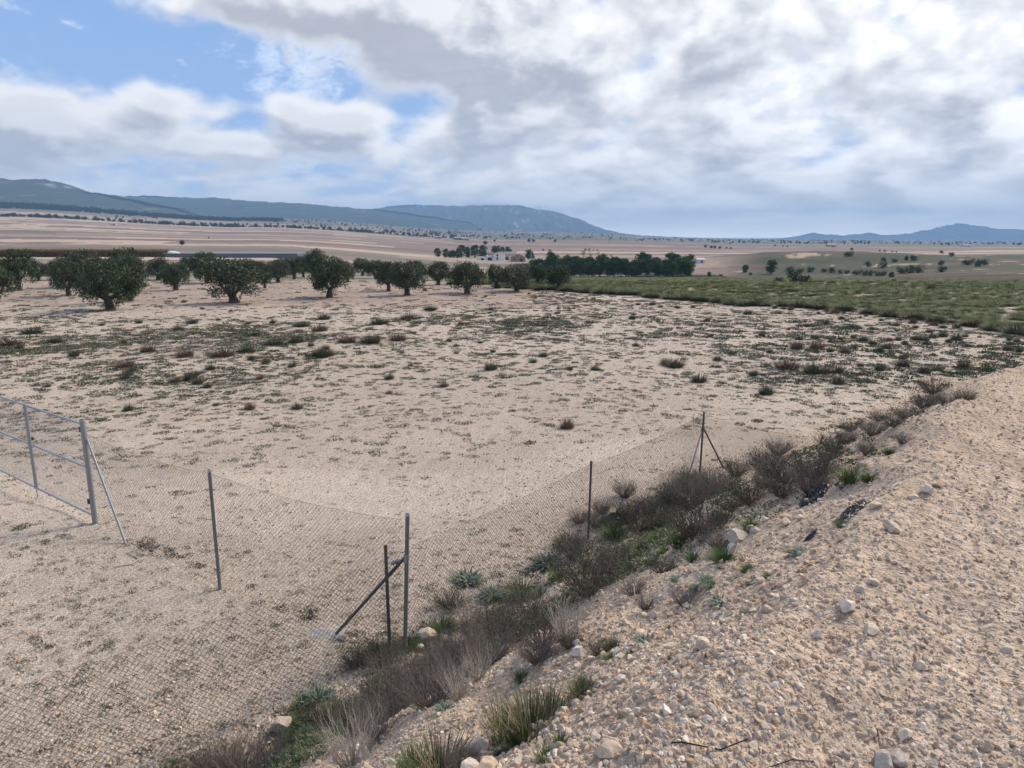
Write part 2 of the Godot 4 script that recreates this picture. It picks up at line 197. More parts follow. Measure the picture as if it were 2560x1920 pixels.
func copy(proto: Node3D, called: String, at: Vector3, turn: float, size: Vector3) -> Node3D:
	var o := proto.duplicate() as Node3D
	o.name = numbered(called)
	add_child(o)
	o.position = at
	o.basis = Basis(Vector3.UP, turn) * Basis.from_scale(size)
	return o

func rc(a: float, b: float) -> float:
	return rng.randf_range(a, b)

func tint(c: Color, k: float) -> Color:
	var f := 1.0 + rc(-k, k)
	return Color(c.r * f, c.g * f, c.b * f)

# ---------------------------------------------------------------- terrain
const US := [-0.9, -0.687, -0.344, 0.0, 0.333, 0.687, 0.9]
const DS := [0.0, 100.0, 135.0, 180.0, 290.0, 530.0, 1000.0, 2000.0, 3500.0, 6000.0, 12000.0, 30000.0]
const TAB := [
	[0.0, 0.0, -1.0, -1.6, -1.4, 4.0, 26.0, 80.0, 190.0, 380.0, 600.0, 600.0],
	[0.0, 0.0, -1.0, -1.6, -1.4, 3.0, 18.0, 66.0, 165.0, 300.0, 420.0, 420.0],
	[0.0, 0.0, -1.0, -1.8, -2.2, 1.0, 9.0, 36.0, 90.0, 160.0, 260.0, 260.0],
	[0.0, 0.0, -1.5, -4.5, -9.3, -9.8, -5.5, 2.0, 22.0, 60.0, 90.0, 90.0],
	[0.0, 0.0, -1.5, -4.5, -9.3, -10.0, -9.6, -8.6, -7.5, -7.0, -6.0, -6.0],
	[0.0, 0.0, -1.6, -3.0, -4.7, -6.5, -9.6, -14.0, -18.0, -24.0, -34.0, -34.0],
	[0.0, 0.0, -1.6, -3.0, -4.7, -6.5, -9.6, -14.0, -18.0, -24.0, -34.0, -34.0]]

func sm(k: float) -> float:
	k = clampf(k, 0.0, 1.0)
	return k * k * (3.0 - 2.0 * k)

func far_height(x: float, d: float) -> float:
	var u := clampf(x / d, -0.899, 0.899)
	var i := 0
	while u > US[i + 1]: i += 1
	var a: float = (u - US[i]) / (US[i + 1] - US[i])
	a = a * a * (3.0 - 2.0 * a)
	var j := 0
	while j < 10 and d > DS[j + 1]: j += 1
	var b: float = (log(d) - log(DS[j])) / (log(DS[j + 1]) - log(DS[j])) if j >= 1 else d / DS[1]
	var r0: float = TAB[i][j] * (1.0 - b) + TAB[i][j + 1] * b
	var r1: float = TAB[i + 1][j] * (1.0 - b) + TAB[i + 1][j + 1] * b
	return r0 * (1.0 - a) + r1 * a

# how far along the road, and how far across it (0 under the traveller, negative down the embankment)
func along(x: float, z: float) -> float:
	return x * 0.616 - z * 0.788

func across(x: float, z: float) -> float:
	var t := along(x, z)
	var c := 0.004 * maxf(t - 20.0, 0.0) * maxf(t - 20.0, 0.0) if t < 120.0 else 40.0 + 0.8 * (t - 120.0)
	return x * 0.788 + z * 0.616 - c

func bank_height(t: float) -> float:
	return 4.1 * clampf(1.0 - (t - 10.0) / 35.0, 0.06, 1.0)

func bank_width(t: float) -> float:
	return 6.1 * pow(bank_height(t) / 4.1, 0.7)

func ht(x: float, z: float) -> float:
	var y := 0.0
	if z < -100.0:
		y = far_height(x, -z)
		var dx := (x - 168.0) / 75.0
		var dz := (z + 430.0) / 70.0
		y += 8.0 * exp(-dx * dx - dz * dz)
	y += 0.10 * sin(x * 0.23 + 1.3) * sin(z * 0.19 + 0.4) + 0.05 * sin(x * 0.61 + z * 0.4)
	var sp := across(x, z)
	if sp > -7.5:
		var t := along(x, z)
		var w := bank_width(t)
		if sp > -1.3 - w:
			var k := clampf((sp + 0.9 + w) / w, 0.0, 1.0)
			var e := bank_height(t) * (0.55 * k + 0.45 * sm(k))
			e += 0.10 * exp(-pow((sp + 0.9) / 0.45, 2.0))
			var m := sm(sp + 1.3 + w) * (1.0 - 0.7 * sm((sp + 1.6) / 1.2))
			e += m * (0.05 * sin(t * 1.1 + sp * 0.7) + 0.04 * sin(t * 2.3 - sp * 1.9 + 1.0) + 0.03 * sin(t * 5.1 + sp * 4.3))
			y = y * (1.0 - sm(k * 3.0)) + e
	return y

# earth and crumbled stone: real small relief close to the road
func relief(x: float, z: float, sp: float, r: float) -> float:
	if r > 45.0: return 0.0
	var a := 0.012
	if sp > -7.5 and sp < -0.2: a = 0.036
	elif sp >= -0.2: a = 0.014
	var rut := 0.0
	if sp < -8.0 and r > 9.0 and r < 40.0:
		var c := -z - 17.6 - 0.10 * x - 1.2 * sin(x * 0.3)
		rut = -0.035 * (exp(-pow((c - 0.8) / 0.2, 2.0)) + exp(-pow((c + 0.8) / 0.2, 2.0)))
	if sp > -7.0 and sp < -0.4: rut += 0.055 * n_fine.get_noise_2d(x * 6.0, z * 6.0)
	return rut + a * (n_fine.get_noise_2d(x * 14.0, z * 14.0) + 0.7 * n_fine.get_noise_2d(x * 45.0, z * 45.0)) + 0.05 * n_fine.get_noise_2d(x * 2.0, z * 2.0) * (1.0 if sp < -0.2 else 0.4)

func gy(x: float, z: float) -> float:
	return ht(x, z) + relief(x, z, across(x, z), sqrt(x * x + z * z))

func hash2(a: int, b: int) -> float:
	var h := (a * 374761393 + b * 668265263) & 0x7fffffff
	h = ((h ^ (h >> 13)) * 1274126177) & 0x7fffffff
	return float((h ^ (h >> 16)) & 0xffff) / 65535.0

func lerpc(a: Color, b: Color, k: float) -> Color:
	return a.lerp(b, clampf(k, 0.0, 1.0))

const SOIL := Color(0.478, 0.410, 0.346)
const SOIL_PALE := Color(0.575, 0.500, 0.430)
const SOIL_ROSE := Color(0.395, 0.318, 0.262)
const SOIL_TAN := Color(0.490, 0.382, 0.286)
const STRAW := Color(0.365, 0.298, 0.232)
const MAUVE := Color(0.195, 0.153, 0.143)
const UMBER := Color(0.145, 0.102, 0.092)
const PLOUGH := Color(0.100, 0.068, 0.062)
const SCRUB := Color(0.080, 0.090, 0.058)
const DUSTY := Color(0.140, 0.142, 0.108)

func field_color(x: float, z: float, sp: float) -> Color:
	var a := n_big.get_noise_2d(x * 3.0, z * 3.0)
	var b := n_mid.get_noise_2d(x * 6.0, z * 6.0)
	var c := n_fine.get_noise_2d(x * 30.0, z * 30.0)
	var col := SOIL
	if sp > -7.0:
		var k := sm((sp + 7.0) * 0.6)
		col = lerpc(col, SOIL_TAN, k * 0.8)
		col = lerpc(col, SOIL_PALE, sm((sp + 1.0) * 0.7) * 0.35)
	col = lerpc(col, SOIL_PALE, 0.5 * sm(a * 1.4 + 0.3))
	col = lerpc(col, SOIL_ROSE, 0.6 * sm(b * 1.5 - 0.05))
	# darker, damper earth showing in the fill of the bank
	if sp > -7.0: col = lerpc(col, Color(0.40, 0.295, 0.21), 0.55 * sm(n_fine.get_noise_2d(x * 7.0 + 40.0, z * 7.0) * 2.4 - 0.15))
	# the wheel track, crusted pale
	if sp < -8.0 and z > -40.0:
		var tr := absf(-z - 17.6 - 0.10 * x - 1.2 * sin(x * 0.3))
		col = lerpc(col, SOIL_PALE, 0.55 * sm((2.3 + 0.8 * b - tr) / 0.9))
	# turned earth among the olive trees
	var grove := sm((-z - 58.0 - 6.0 * b + 0.10 * x) / 9.0) * sm((9.0 - x) / 6.0)
	col = lerpc(col, Color(0.345, 0.272, 0.232), grove * (0.75 + 0.5 * n_fine.get_noise_2d(x * 6.0, z * 22.0)))
	var f := 1.0 + 0.16 * c + 0.15 * b
	return Color(col.r * f, col.g * f, col.b * f)

func plain_color(x: float, z: float) -> Color:
	var d := -z
	var u := x / d
	var w := 18.0 * n_big.get_noise_2d(x * 0.12, z * 0.12)
	var a := x * 0.985 - z * 0.17
	var b := z * 0.985 + x * 0.17 + w
	var col: Color
	if d < 235.0 + 60.0 * n_big.get_noise_2d(x * 0.3, z * 0.3) - 40.0 * u:
		# rough grazing below the field
		col = lerpc(DUSTY, Color(0.30, 0.26, 0.20), 0.3 + 0.8 * n_mid.get_noise_2d(x * 0.8, z * 0.8))
		if u > 0.46:
			col = lerpc(Color(0.088, 0.060, 0.054), Color(0.046, 0.033, 0.031), 0.5 + 1.2 * n_mid.get_noise_2d(x * 0.5, z * 1.5))
		return col
	var strip := 58.0
	var bi := int(floor(b / strip))
	var ai := int(floor((a + hash2(bi, 7) * 300.0) / (260.0 + 260.0 * hash2(bi, 3))))
	var h := hash2(ai + 91, bi + 17)
	var sand := 0.27 - 0.20 * sm((u + 0.25) / 0.35)
	if h < sand: col = STRAW
	elif h < sand + 0.30: col = MAUVE
	elif h < sand + 0.46: col = lerpc(STRAW, MAUVE, 0.6)
	elif h < 0.90: col = lerpc(MAUVE, UMBER, 0.6)
	else: col = DUSTY
	var fb := b / strip - floorf(b / strip)
	var bank := 0.075 if d < 1800.0 else 0.12
	if fb < bank and hash2(bi, ai + 5) < 0.75: col = lerpc(col, UMBER, 0.75)
	var green := sm((d - 1250.0 + 900.0 * u + 500.0 * n_big.get_noise_2d(x * 0.05, z * 0.05)) / 1300.0)
	var g := sm(0.5 + 1.4 * n_mid.get_noise_2d(x * 0.06, z * 0.16))
	col = lerpc(col, lerpc(DUSTY, SCRUB, g), green * (0.45 + 0.5 * g))
	if u > 0.24 and d < 700.0:
		# low hills of scrub
		var k := sm((u - 0.24) / 0.10) * sm((720.0 - d) / 160.0)
		var s := n_mid.get_noise_2d(x * 0.7, z * 0.7)
		var fine := n_fine.get_noise_2d(x * 2.0, z * 2.0)
		var sc := lerpc(Color(0.040, 0.050, 0.031), Color(0.070, 0.075, 0.054), 0.30 + s + 0.6 * fine)
		sc = lerpc(sc, Color(0.10, 0.072, 0.064), sm((n_big.get_noise_2d(x * 0.8 + 50.0, z * 1.6) - 0.05) * 5.0) * 0.8)
		sc = lerpc(sc, SOIL_TAN, sm((s + 0.35 * fine - 0.46) * 6.0) * 0.6)
		col = lerpc(col, sc, k)
	var f := 1.0 + 0.10 * n_mid.get_noise_2d(x * 0.5, z * 0.5)
	return Color(col.r * f, col.g * f, col.b * f)

func build_ground() -> void:
	var ang := PackedFloat32Array()
	var a := -180.0
	while a < 180.0:
		ang.push_back(deg_to_rad(a))
		a += 0.13 if a >= -44.0 and a < 44.0 else 4.0
	var rad := PackedFloat32Array()
	var r := 0.35
	while r < 13600.0:
		rad.push_back(r)
		r *= 1.012 if r < 110.0 else 1.020
	var na := ang.size()
	var nr := rad.size()
	var P := PackedVector3Array()
	var C := PackedColorArray()
	var S := PackedFloat32Array()
	P.resize(na * nr); C.resize(na * nr); S.resize(na * nr)
	for j in nr:
		var rr := rad[j]
		for i in na:
			var x := sin(ang[i]) * rr
			var z := -cos(ang[i]) * rr
			var sp := across(x, z)
			var k := j * na + i
			P[k] = Vector3(x, ht(x, z) + relief(x, z, sp, rr), z)
			S[k] = sp
			var lim := 104.0
			if x > 6.0 and z < -40.0: lim = minf(104.0, -3.0 - poly_z(ESPARTO_BACK, x))
			var near := 1.0 - sm((-z - lim - 8.0 * n_mid.get_noise_2d(x, z)) / (14.0 if lim > 100.0 else 3.0))
			if near >= 1.0: C[k] = field_color(x, z, sp)
			elif near <= 0.0: C[k] = plain_color(x, z)
			else: C[k] = lerpc(plain_color(x, z), field_color(x, z, sp), near)
	var N := PackedVector3Array()
	N.resize(na * nr)
	for j in nr:
		for i in na:
			var l := P[j * na + (i + na - 1) % na]
			var rt := P[j * na + (i + 1) % na]
			var dn := P[maxi(j - 1, 0) * na + i]
			var up := P[mini(j + 1, nr - 1) * na + i]
			var nn := (rt - l).cross(dn - up)
			N[j * na + i] = -nn.normalized() if nn.y < 0.0 else nn.normalized()
	var kinds := ["road", "embankment", "ground", "plain"]
	var labels := ["pale gravel road along the top of the embankment", "stony embankment slope of crumbled limestone below the road", "bare stony field of pale marl below the embankment", "wide valley plain of straw and brown fields"]
	var idx := [PackedInt32Array(), PackedInt32Array(), PackedInt32Array(), PackedInt32Array()]
	for j in nr - 1:
		for i in na:
			var k0 := j * na + i
			var k1 := j * na + (i + 1) % na
			var k2 := k1 + na
			var k3 := k0 + na
			var q := 2
			var sp := S[k0]
			if rad[j] < 150.0 and sp > -0.55 and sp < 7.0: q = 0
			elif rad[j] < 150.0 and sp > -0.9 - bank_width(along(P[k0].x, P[k0].z)) and sp <= -0.55: q = 1
			elif P[k0].z < -112.0: q = 3
			var t: PackedInt32Array = idx[q]
			t.push_back(k0); t.push_back(k3); t.push_back(k2)
			t.push_back(k0); t.push_back(k2); t.push_back(k1)
			idx[q] = t
	for q in 4:
		var map := PackedInt32Array()
		map.resize(na * nr)
		map.fill(-1)
		var v := PackedVector3Array()
		var n := PackedVector3Array()
		var c := PackedColorArray()
		var ix: PackedInt32Array = idx[q]
		for e in ix.size():
			var k := ix[e]
			if map[k] < 0:
				map[k] = v.size()
				v.push_back(P[k]); n.push_back(N[k]); c.push_back(C[k])
			ix[e] = map[k]
		var arr := []
		arr.resize(Mesh.ARRAY_MAX)
		arr[Mesh.ARRAY_VERTEX] = v; arr[Mesh.ARRAY_NORMAL] = n; arr[Mesh.ARRAY_COLOR] = c; arr[Mesh.ARRAY_INDEX] = ix
		var am := ArrayMesh.new()
		am.add_surface_from_arrays(Mesh.PRIMITIVE_TRIANGLES, arr)
		am.surface_set_material(0, M.plain if q == 3 else M.soil)
		tag(obj(kinds[q], am), labels[q], kinds[q], "", "structure")

# a range of hills: its crest line given in metres, sloping to the plain in front and behind
func build_hills(called: String, label: String, crest: Array, depth: float, front: float, back: float, wood: Color, bare: Color, bare_share: float, sd: int, jag := 7.0) -> void:
	var nz := FastNoiseLite.new()
	nz.seed = sd
	nz.frequency = 1.0
	nz.fractal_octaves = 4
	var x0: float = crest[0][0]
	var x1: float = crest[-1][0]
	var nx := 620
	var nv := 44
	var P := PackedVector3Array()
	var C := PackedColorArray()
	for j in nv + 1:
		var v := -1.0 + 2.0 * j / nv
		for i in nx + 1:
			var x := lerpf(x0, x1, float(i) / nx)
			var q := 0
			while q < crest.size() - 2 and crest[q + 1][0] < x: q += 1
			var k: float = (x - crest[q][0]) / (crest[q + 1][0] - crest[q][0])
			var top: float = lerpf(crest[q][1], crest[q + 1][1], k) + jag * (nz.get_noise_2d(x / 60.0, 3.0) + nz.get_noise_2d(x / 170.0, 13.0)) + 2.5 * nz.get_noise_2d(x / 14.0, 5.0)
			var bend := 380.0 * nz.get_noise_2d(x / 2600.0, 9.0)
			var z := -depth + bend * (1.0 - absf(v)) * (0.0 if absf(v) < 0.01 else 1.0) + (-v * front if v < 0.0 else -v * back)
			var foot := ht(x, -depth + front) - 6.0
			var edge := sm(minf(i, nx - i) / 14.0)
			var h := maxf(top - foot, 2.0)
			var sl := pow(1.0 - absf(v), 1.25)
			var spur := nz.get_noise_2d(x / 420.0, v * 1.3 + 20.0) * absf(v) * (1.0 - absf(v)) * 4.0 * 0.30
			var gul := absf(nz.get_noise_2d(x / 210.0 + v * 0.9, v * 3.6 + 40.0)) * absf(v) * (1.0 - absf(v)) * 4.0 * 0.16
			var y := foot + h * maxf(sl + spur - gul, 0.0) * lerpf(0.6, 1.0, edge)
			P.push_back(Vector3(x, y, z))
			var p := nz.get_noise_2d(x / 260.0, v * 5.0 + 70.0) + 0.35 * nz.get_noise_2d(x / 60.0, v * 16.0 + 90.0)
			var col := lerpc(wood, bare, sm((p - 0.45 + bare_share) * 4.0))
			var f := 1.0 + 0.35 * nz.get_noise_2d(x / 24.0, v * 60.0)
			C.push_back(Color(col.r * f, col.g * f, col.b * f))
	var st := SurfaceTool.new()
	st.begin(Mesh.PRIMITIVE_TRIANGLES)
	for k in P.size():
		st.set_color(C[k])
		st.set_smooth_group(0)
		st.add_vertex(P[k])
	var w := nx + 1
	for j in nv:
		for i in nx:
			var k := j * w + i
			for e in [k, k + w, k + w + 1, k, k + w + 1, k + 1]: st.add_index(e)
	st.generate_normals()
	st.set_material(M.hill)
	tag(obj(called, st.commit()), label, "hills", "", "structure")

# ---------------------------------------------------------------- sky
const SKY_W := 2048
const SKY_H := 2048
const CLOUD_BLOBS := [[-14.5, 15.7, 9.5, 2.2, 1.00], [-8.0, 14.6, 6.9, 3.4, 0.85], [-4.6, 12.4, 3.7, 2.5, 0.60], [-2.3, 15.2, 4.3, 3.4, 0.60], [-23.2, 14.6, 4.9, 1.3, 0.40], [-31.5, 7.9, 2.5, 1.8, 0.80], [-30.8, 6.5, 3.9, 1.9, 0.70], [-32.7, 4.8, 4.4, 1.8, 0.60], [-24.9, 9.0, 3.8, 1.2, 0.85], [-14.1, 8.4, 2.6, 1.5, 0.80], [-16.2, 9.1, 1.3, 0.9, 0.70], [-11.0, 8.3, 2.1, 1.3, 0.75], [-13.3, 7.0, 4.4, 1.2, 0.60], [-19.3, 6.4, 7.1, 1.1, 0.55], [-26.0, 6.6, 4.5, 1.0, 0.35], [-2.4, 7.6, 6.1, 1.8, 0.35], [2.0, 10.6, 4.9, 3.7, 0.30], [-26.2, 11.9, 10.4, 2.2, -0.55], [-19.0, 10.8, 6.6, 1.3, -0.55], [-7.0, 9.4, 3.3, 1.5, -0.50], [-29.4, 13.3, 4.7, 1.6, -0.35]]
const SUN_AZ := 52.0
const SUN_EL := 42.0
var n_cloud := FastNoiseLite.new()
var n_wisp := FastNoiseLite.new()
var n_lump := FastNoiseLite.new()

func cloud_density(az: float, el: float) -> float:
	var r := deg_to_rad(az)
	var ex := sin(r) * 57.3 / 9.0
	var ez := cos(r) * 57.3 / 9.0
	var ey := 2.55 * log(1.0 + el / 4.0)          # clouds lie flatter towards the horizon
	var d := 0.00 + 0.58 * sm((az + 12.0) / 14.0) * sm((120.0 - az) / 40.0) + 0.42 * sm((6.0 - el) / 3.5)
	for b in CLOUD_BLOBS:
		var u: float = (az - b[0]) / b[2]
		var w: float = (el - b[1]) / b[3]
		var q := u * u + w * w
		if q < 6.0: d += b[4] * exp(-q)
	var lump := 0.5 - absf(n_lump.get_noise_3d(ex * 1.15, ey * 1.4, ez * 1.15)) * 1.6
	return d + 0.72 * n_cloud.get_noise_3d(ex, ey, ez) + 0.60 * lump

func sky_color(az: float, el: float) -> Color:
	var k := pow(clampf(1.0 - el / 55.0, 0.0, 1.0), 2.2)
	var blue := lerpc(Color(0.12, 0.23, 0.50), Color(0.34, 0.50, 0.78), k)
	var r := deg_to_rad(az)
	var wisp := n_wisp.get_noise_3d(sin(r) * 6.0, el * 0.22, cos(r) * 6.0)
	blue = lerpc(blue, Color(0.70, 0.78, 0.92), 0.75 * sm(wisp * 2.6 + 0.12))
	var d := cloud_density(az, el)
	var d2 := cloud_density(az + 0.7, el + 1.2)
	var a := sm((d + 0.06) / 0.74)
	var thick := sm((d - 0.25) / 1.0)
	var lit := clampf(0.42 + 1.5 * (d - d2), 0.0, 1.0)
	var da := absf(az - SUN_AZ)
	if da > 180.0: da = 360.0 - da
	var toward := exp(-(da * da * 0.55 + (el - SUN_EL) * (el - SUN_EL) * 0.5) / 1300.0)
	var grey := lerpc(Color(0.405, 0.415, 0.465), Color(0.45, 0.46, 0.50), toward)
	var white := lerpc(Color(0.78, 0.775, 0.78), Color(1.32, 1.30, 1.27), toward)
	var patch := 1.0 + 0.16 * n_wisp.get_noise_3d(sin(r) * 9.0, el * 0.5 + 30.0, cos(r) * 9.0)
	grey = Color(grey.r * patch, grey.g * patch, grey.b * patch)
	var c := lerpc(white, grey, clampf(0.46 + thick * 0.80 - lit * 1.0, 0.0, 1.0))
	var out := lerpc(blue, c, a)
	var haze := lerpc(Color(1.45, 1.43, 1.40), Color(2.10, 2.02, 1.92), sm((az + 15.0) / 40.0) * sm((100.0 - az) / 40.0))
	return lerpc(out, haze, 0.90 * exp(-el / 1.7))

func build_sky() -> Sky:
	n_cloud.seed = 11; n_cloud.frequency = 1.05; n_cloud.fractal_octaves = 6; n_cloud.fractal_gain = 0.60
	n_cloud.domain_warp_enabled = true; n_cloud.domain_warp_amplitude = 0.22; n_cloud.domain_warp_frequency = 0.7
	n_wisp.seed = 5; n_wisp.frequency = 0.55; n_wisp.fractal_octaves = 5; n_wisp.domain_warp_enabled = true; n_wisp.domain_warp_amplitude = 1.6; n_wisp.domain_warp_frequency = 0.5
	n_lump.seed = 23; n_lump.frequency = 0.6; n_lump.fractal_octaves = 6; n_lump.fractal_gain = 0.5
	var img := Image.create(SKY_W, SKY_H, false, Image.FORMAT_RGBF)
	var low := Color(0.40, 0.37, 0.34)
	img.fill(low)
	for y in SKY_H / 2:
		var el := (0.5 - (y + 0.5) / SKY_H) * 180.0
		var step := 1 if el < 24.0 else 8
		if y % step: continue
		var x := 0
		while x < SKY_W:
			var az := (x + 0.5) / SKY_W * 360.0          # the panorama starts straight ahead
			if az > 180.0: az -= 360.0
			var s := step if absf(az) < 48.0 else 8
			if y % s == 0 or s == 1:
				var c := sky_color(az + (s - 1) * 0.5 * 360.0 / SKY_W, maxf(el - (s - 1) * 0.5 * 180.0 / SKY_H, 0.0))
				if s == 1: img.set_pixel(x, y, c)
				else: img.fill_rect(Rect2i(x, y, s, s), c)
			x += s
	var pm := PanoramaSkyMaterial.new()
	pm.panorama = ImageTexture.create_from_image(img)
	var sky := Sky.new()
	sky.sky_material = pm
	return sky

# ---------------------------------------------------------------- materials
func grain_texture(sd: int, freq: float, lo: float, hi: float, cell := false) -> ImageTexture:
	var nz := FastNoiseLite.new()
	nz.seed = sd
	nz.frequency = freq
	nz.fractal_octaves = 5
	nz.fractal_gain = 0.6
	if cell:
		nz.noise_type = FastNoiseLite.TYPE_CELLULAR
		nz.cellular_return_type = FastNoiseLite.RETURN_DISTANCE
		nz.fractal_octaves = 3
	var im := nz.get_seamless_image(512, 512)
	im.convert(Image.FORMAT_RGB8)
	var data := im.get_data()
	for k in data.size():
		data[k] = int(clampf(lerpf(lo, hi, data[k] / 255.0), 0.0, 1.0) * 255.0)
	return ImageTexture.create_from_image(Image.create_from_data(512, 512, false, Image.FORMAT_RGB8, data))

func mat(called: String, color := Color.WHITE, rough := 0.95, tex: Texture2D = null, scale := 1.0, relief_tex: Texture2D = null, cm := 0.0) -> StandardMaterial3D:
	var m := StandardMaterial3D.new()
	m.resource_name = called
	m.albedo_color = color.linear_to_srgb()
	m.vertex_color_use_as_albedo = true
	m.roughness = rough
	m.metallic_specular = 0.3
	m.cull_mode = BaseMaterial3D.CULL_DISABLED
	if tex:
		m.albedo_texture = tex
		m.uv1_triplanar = true
		m.uv1_world_triplanar = true
		m.uv1_scale = Vector3.ONE * scale
	if relief_tex:
		m.heightmap_enabled = true
		m.heightmap_texture = relief_tex
		m.heightmap_scale = cm
	M[called] = m
	return m

func build_materials() -> void:
	var g1 := grain_texture(3, 0.02, 0.66, 1.16)
	var g2 := grain_texture(8, 0.035, 0.0, 1.0, true)
	mat("soil", Color(1, 1, 1), 0.97, g1, 1.3, g2, 2.2)
	mat("plain", Color(1, 1, 1), 1.0)
	mat("hill", Color(1, 1, 1), 1.0)
	mat("stone", Color(1, 1, 1), 0.93, grain_texture(21, 0.03, 0.72, 1.12), 3.0, g1, 0.5)
	mat("leaf", Color(1, 1, 1), 0.75)
	M.leaf.backlight_enabled = true
	M.leaf.backlight = Color(0.10, 0.12, 0.05)
	mat("dry", Color(1, 1, 1), 0.95)
	mat("bark", Color(1, 1, 1), 0.95)
	mat("galvanised", Color(1, 1, 1), 0.58, grain_texture(33, 0.05, 0.75, 1.05), 4.0)
	M.galvanised.metallic = 0.65
	mat("dull_steel", Color(1, 1, 1), 0.6, grain_texture(34, 0.05, 0.6, 1.1), 5.0)
	M.dull_steel.metallic = 0.35
	mat("wire", Color(1, 1, 1), 0.7)
	mat("render", Color(1, 1, 1), 0.9, g1, 0.3)
	mat("plastic", Color(1, 1, 1), 0.42)
	M.plastic.metallic_specular = 0.55
	mat("window_glass", Color(1, 1, 1), 0.15)

# ---------------------------------------------------------------- where things stand, in words
const LANDMARKS := [[-1.6, -9.7, "near the fence corner post"], [1.5, -13.8, "near the single post of the low fence"], [4.7, -17.9, "near the fence post with two braces"], [2.4, -5.7, "near the crumpled black plastic sheet"],
	[2.1, -4.4, "near the pleated black plastic strip"], [0.6, -2.0, "near the black hose end"], [2.2, -14.6, "near the torn black plastic bag"], [8.0, -19.0, "near the leaning end post of the fence"],
	[13.0, -26.0, "where the embankment runs low"], [-3.6, -7.3, "below the wire panel past the corner post"], [-1.0, -4.6, "below the tall grass clumps"], [4.5, -8.0, "below the road shoulder"],
	[-8.5, -14.3, "near the gate"], [-22.0, -50.0, "in front of the olive grove"], [-40.0, -60.0, "between the first olive trees"], [0.0, -70.0, "before the end of the olive rows"], [-5.0, -45.0, "in the green band of the field"],
	[30.0, -55.0, "close to the esparto belt"], [16.0, -60.0, "in the stony stretch before the esparto belt"], [22.0, -38.0, "between the embankment and the esparto belt"], [10.0, -40.0, "in the middle of the open field"], [-20.0, -33.0, "in the open field behind the gate"]]

func near_what(x: float, z: float) -> String:
	var best := ""
	var least := 1e9
	for q in LANDMARKS:
		var d := Vector2(x - q[0], z - q[1]).length() / (1.0 + 0.02 * absf(q[1]))
		if d < least:
			least = d
			best = q[2]
	return best

func size_word(v: float, steps: Array, words: Array) -> String:
	for k in steps.size():
		if v < steps[k]: return words[k]
	return words[-1]

# ---------------------------------------------------------------- stones
func rock_mesh(sd: int, sub: int, cuts: int) -> ArrayMesh:
	var r := RandomNumberGenerator.new()
	r.seed = sd
	var p := (1.0 + sqrt(5.0)) / 2.0
	var V := [Vector3(-1, p, 0), Vector3(1, p, 0), Vector3(-1, -p, 0), Vector3(1, -p, 0), Vector3(0, -1, p), Vector3(0, 1, p), Vector3(0, -1, -p), Vector3(0, 1, -p), Vector3(p, 0, -1), Vector3(p, 0, 1), Vector3(-p, 0, -1), Vector3(-p, 0, 1)]
	var F := [[0, 11, 5], [0, 5, 1], [0, 1, 7], [0, 7, 10], [0, 10, 11], [1, 5, 9], [5, 11, 4], [11, 10, 2], [10, 7, 6], [7, 1, 8], [3, 9, 4], [3, 4, 2], [3, 2, 6], [3, 6, 8], [3, 8, 9], [4, 9, 5], [2, 4, 11], [6, 2, 10], [8, 6, 7], [9, 8, 1]]
	var T := []
	for f in F: T.push_back([V[f[0]].normalized(), V[f[1]].normalized(), V[f[2]].normalized()])
	for s in sub:
		var T2 := []
		for t in T:
			var a: Vector3 = ((t[0] + t[1]) / 2.0).normalized()
			var b: Vector3 = ((t[1] + t[2]) / 2.0).normalized()
			var c: Vector3 = ((t[2] + t[0]) / 2.0).normalized()
			T2.append_array([[t[0], a, c], [a, t[1], b], [c, b, t[2]], [a, b, c]])
		T = T2
	var planes := []
	for k in cuts:
		var nn := Vector3(r.randf_range(-1, 1), r.randf_range(-1, 1), r.randf_range(-1, 1)).normalized()
		planes.push_back([nn, r.randf_range(0.46, 0.84)])
	var nz := FastNoiseLite.new()
	nz.seed = sd
	nz.frequency = 0.9
	nz.fractal_octaves = 3
	var shape := Vector3(r.randf_range(0.85, 1.2), r.randf_range(0.55, 0.8), r.randf_range(0.7, 1.0))
	var mb := MB.new()
	for t in T:
		var q := []
		for v in t:
			var w: Vector3 = v * (1.0 + 0.28 * nz.get_noise_3dv(v * 1.6))
			for pl in planes:
				var e: float = w.dot(pl[0]) - pl[1]
				if e > 0.0: w -= pl[0] * e
			q.push_back(w * shape)
		mb.tri(q[0], q[2], q[1], Color.WHITE)
	# blend the facets a little, as worn stone
	return mb.mesh(M.stone)

func stone_color() -> Color:
	var k := rng.randf()
	var c := Color(0.525, 0.418, 0.325)
	if k < 0.30: c = Color(0.59, 0.49, 0.395)
	elif k < 0.42: c = Color(0.46, 0.335, 0.24)
	elif k < 0.51: c = Color(0.74, 0.67, 0.58)
	elif k < 0.58: c = Color(0.43, 0.375, 0.32)
	elif k < 0.61: c = Color(0.46, 0.29, 0.19)
	return tint(c, 0.10)

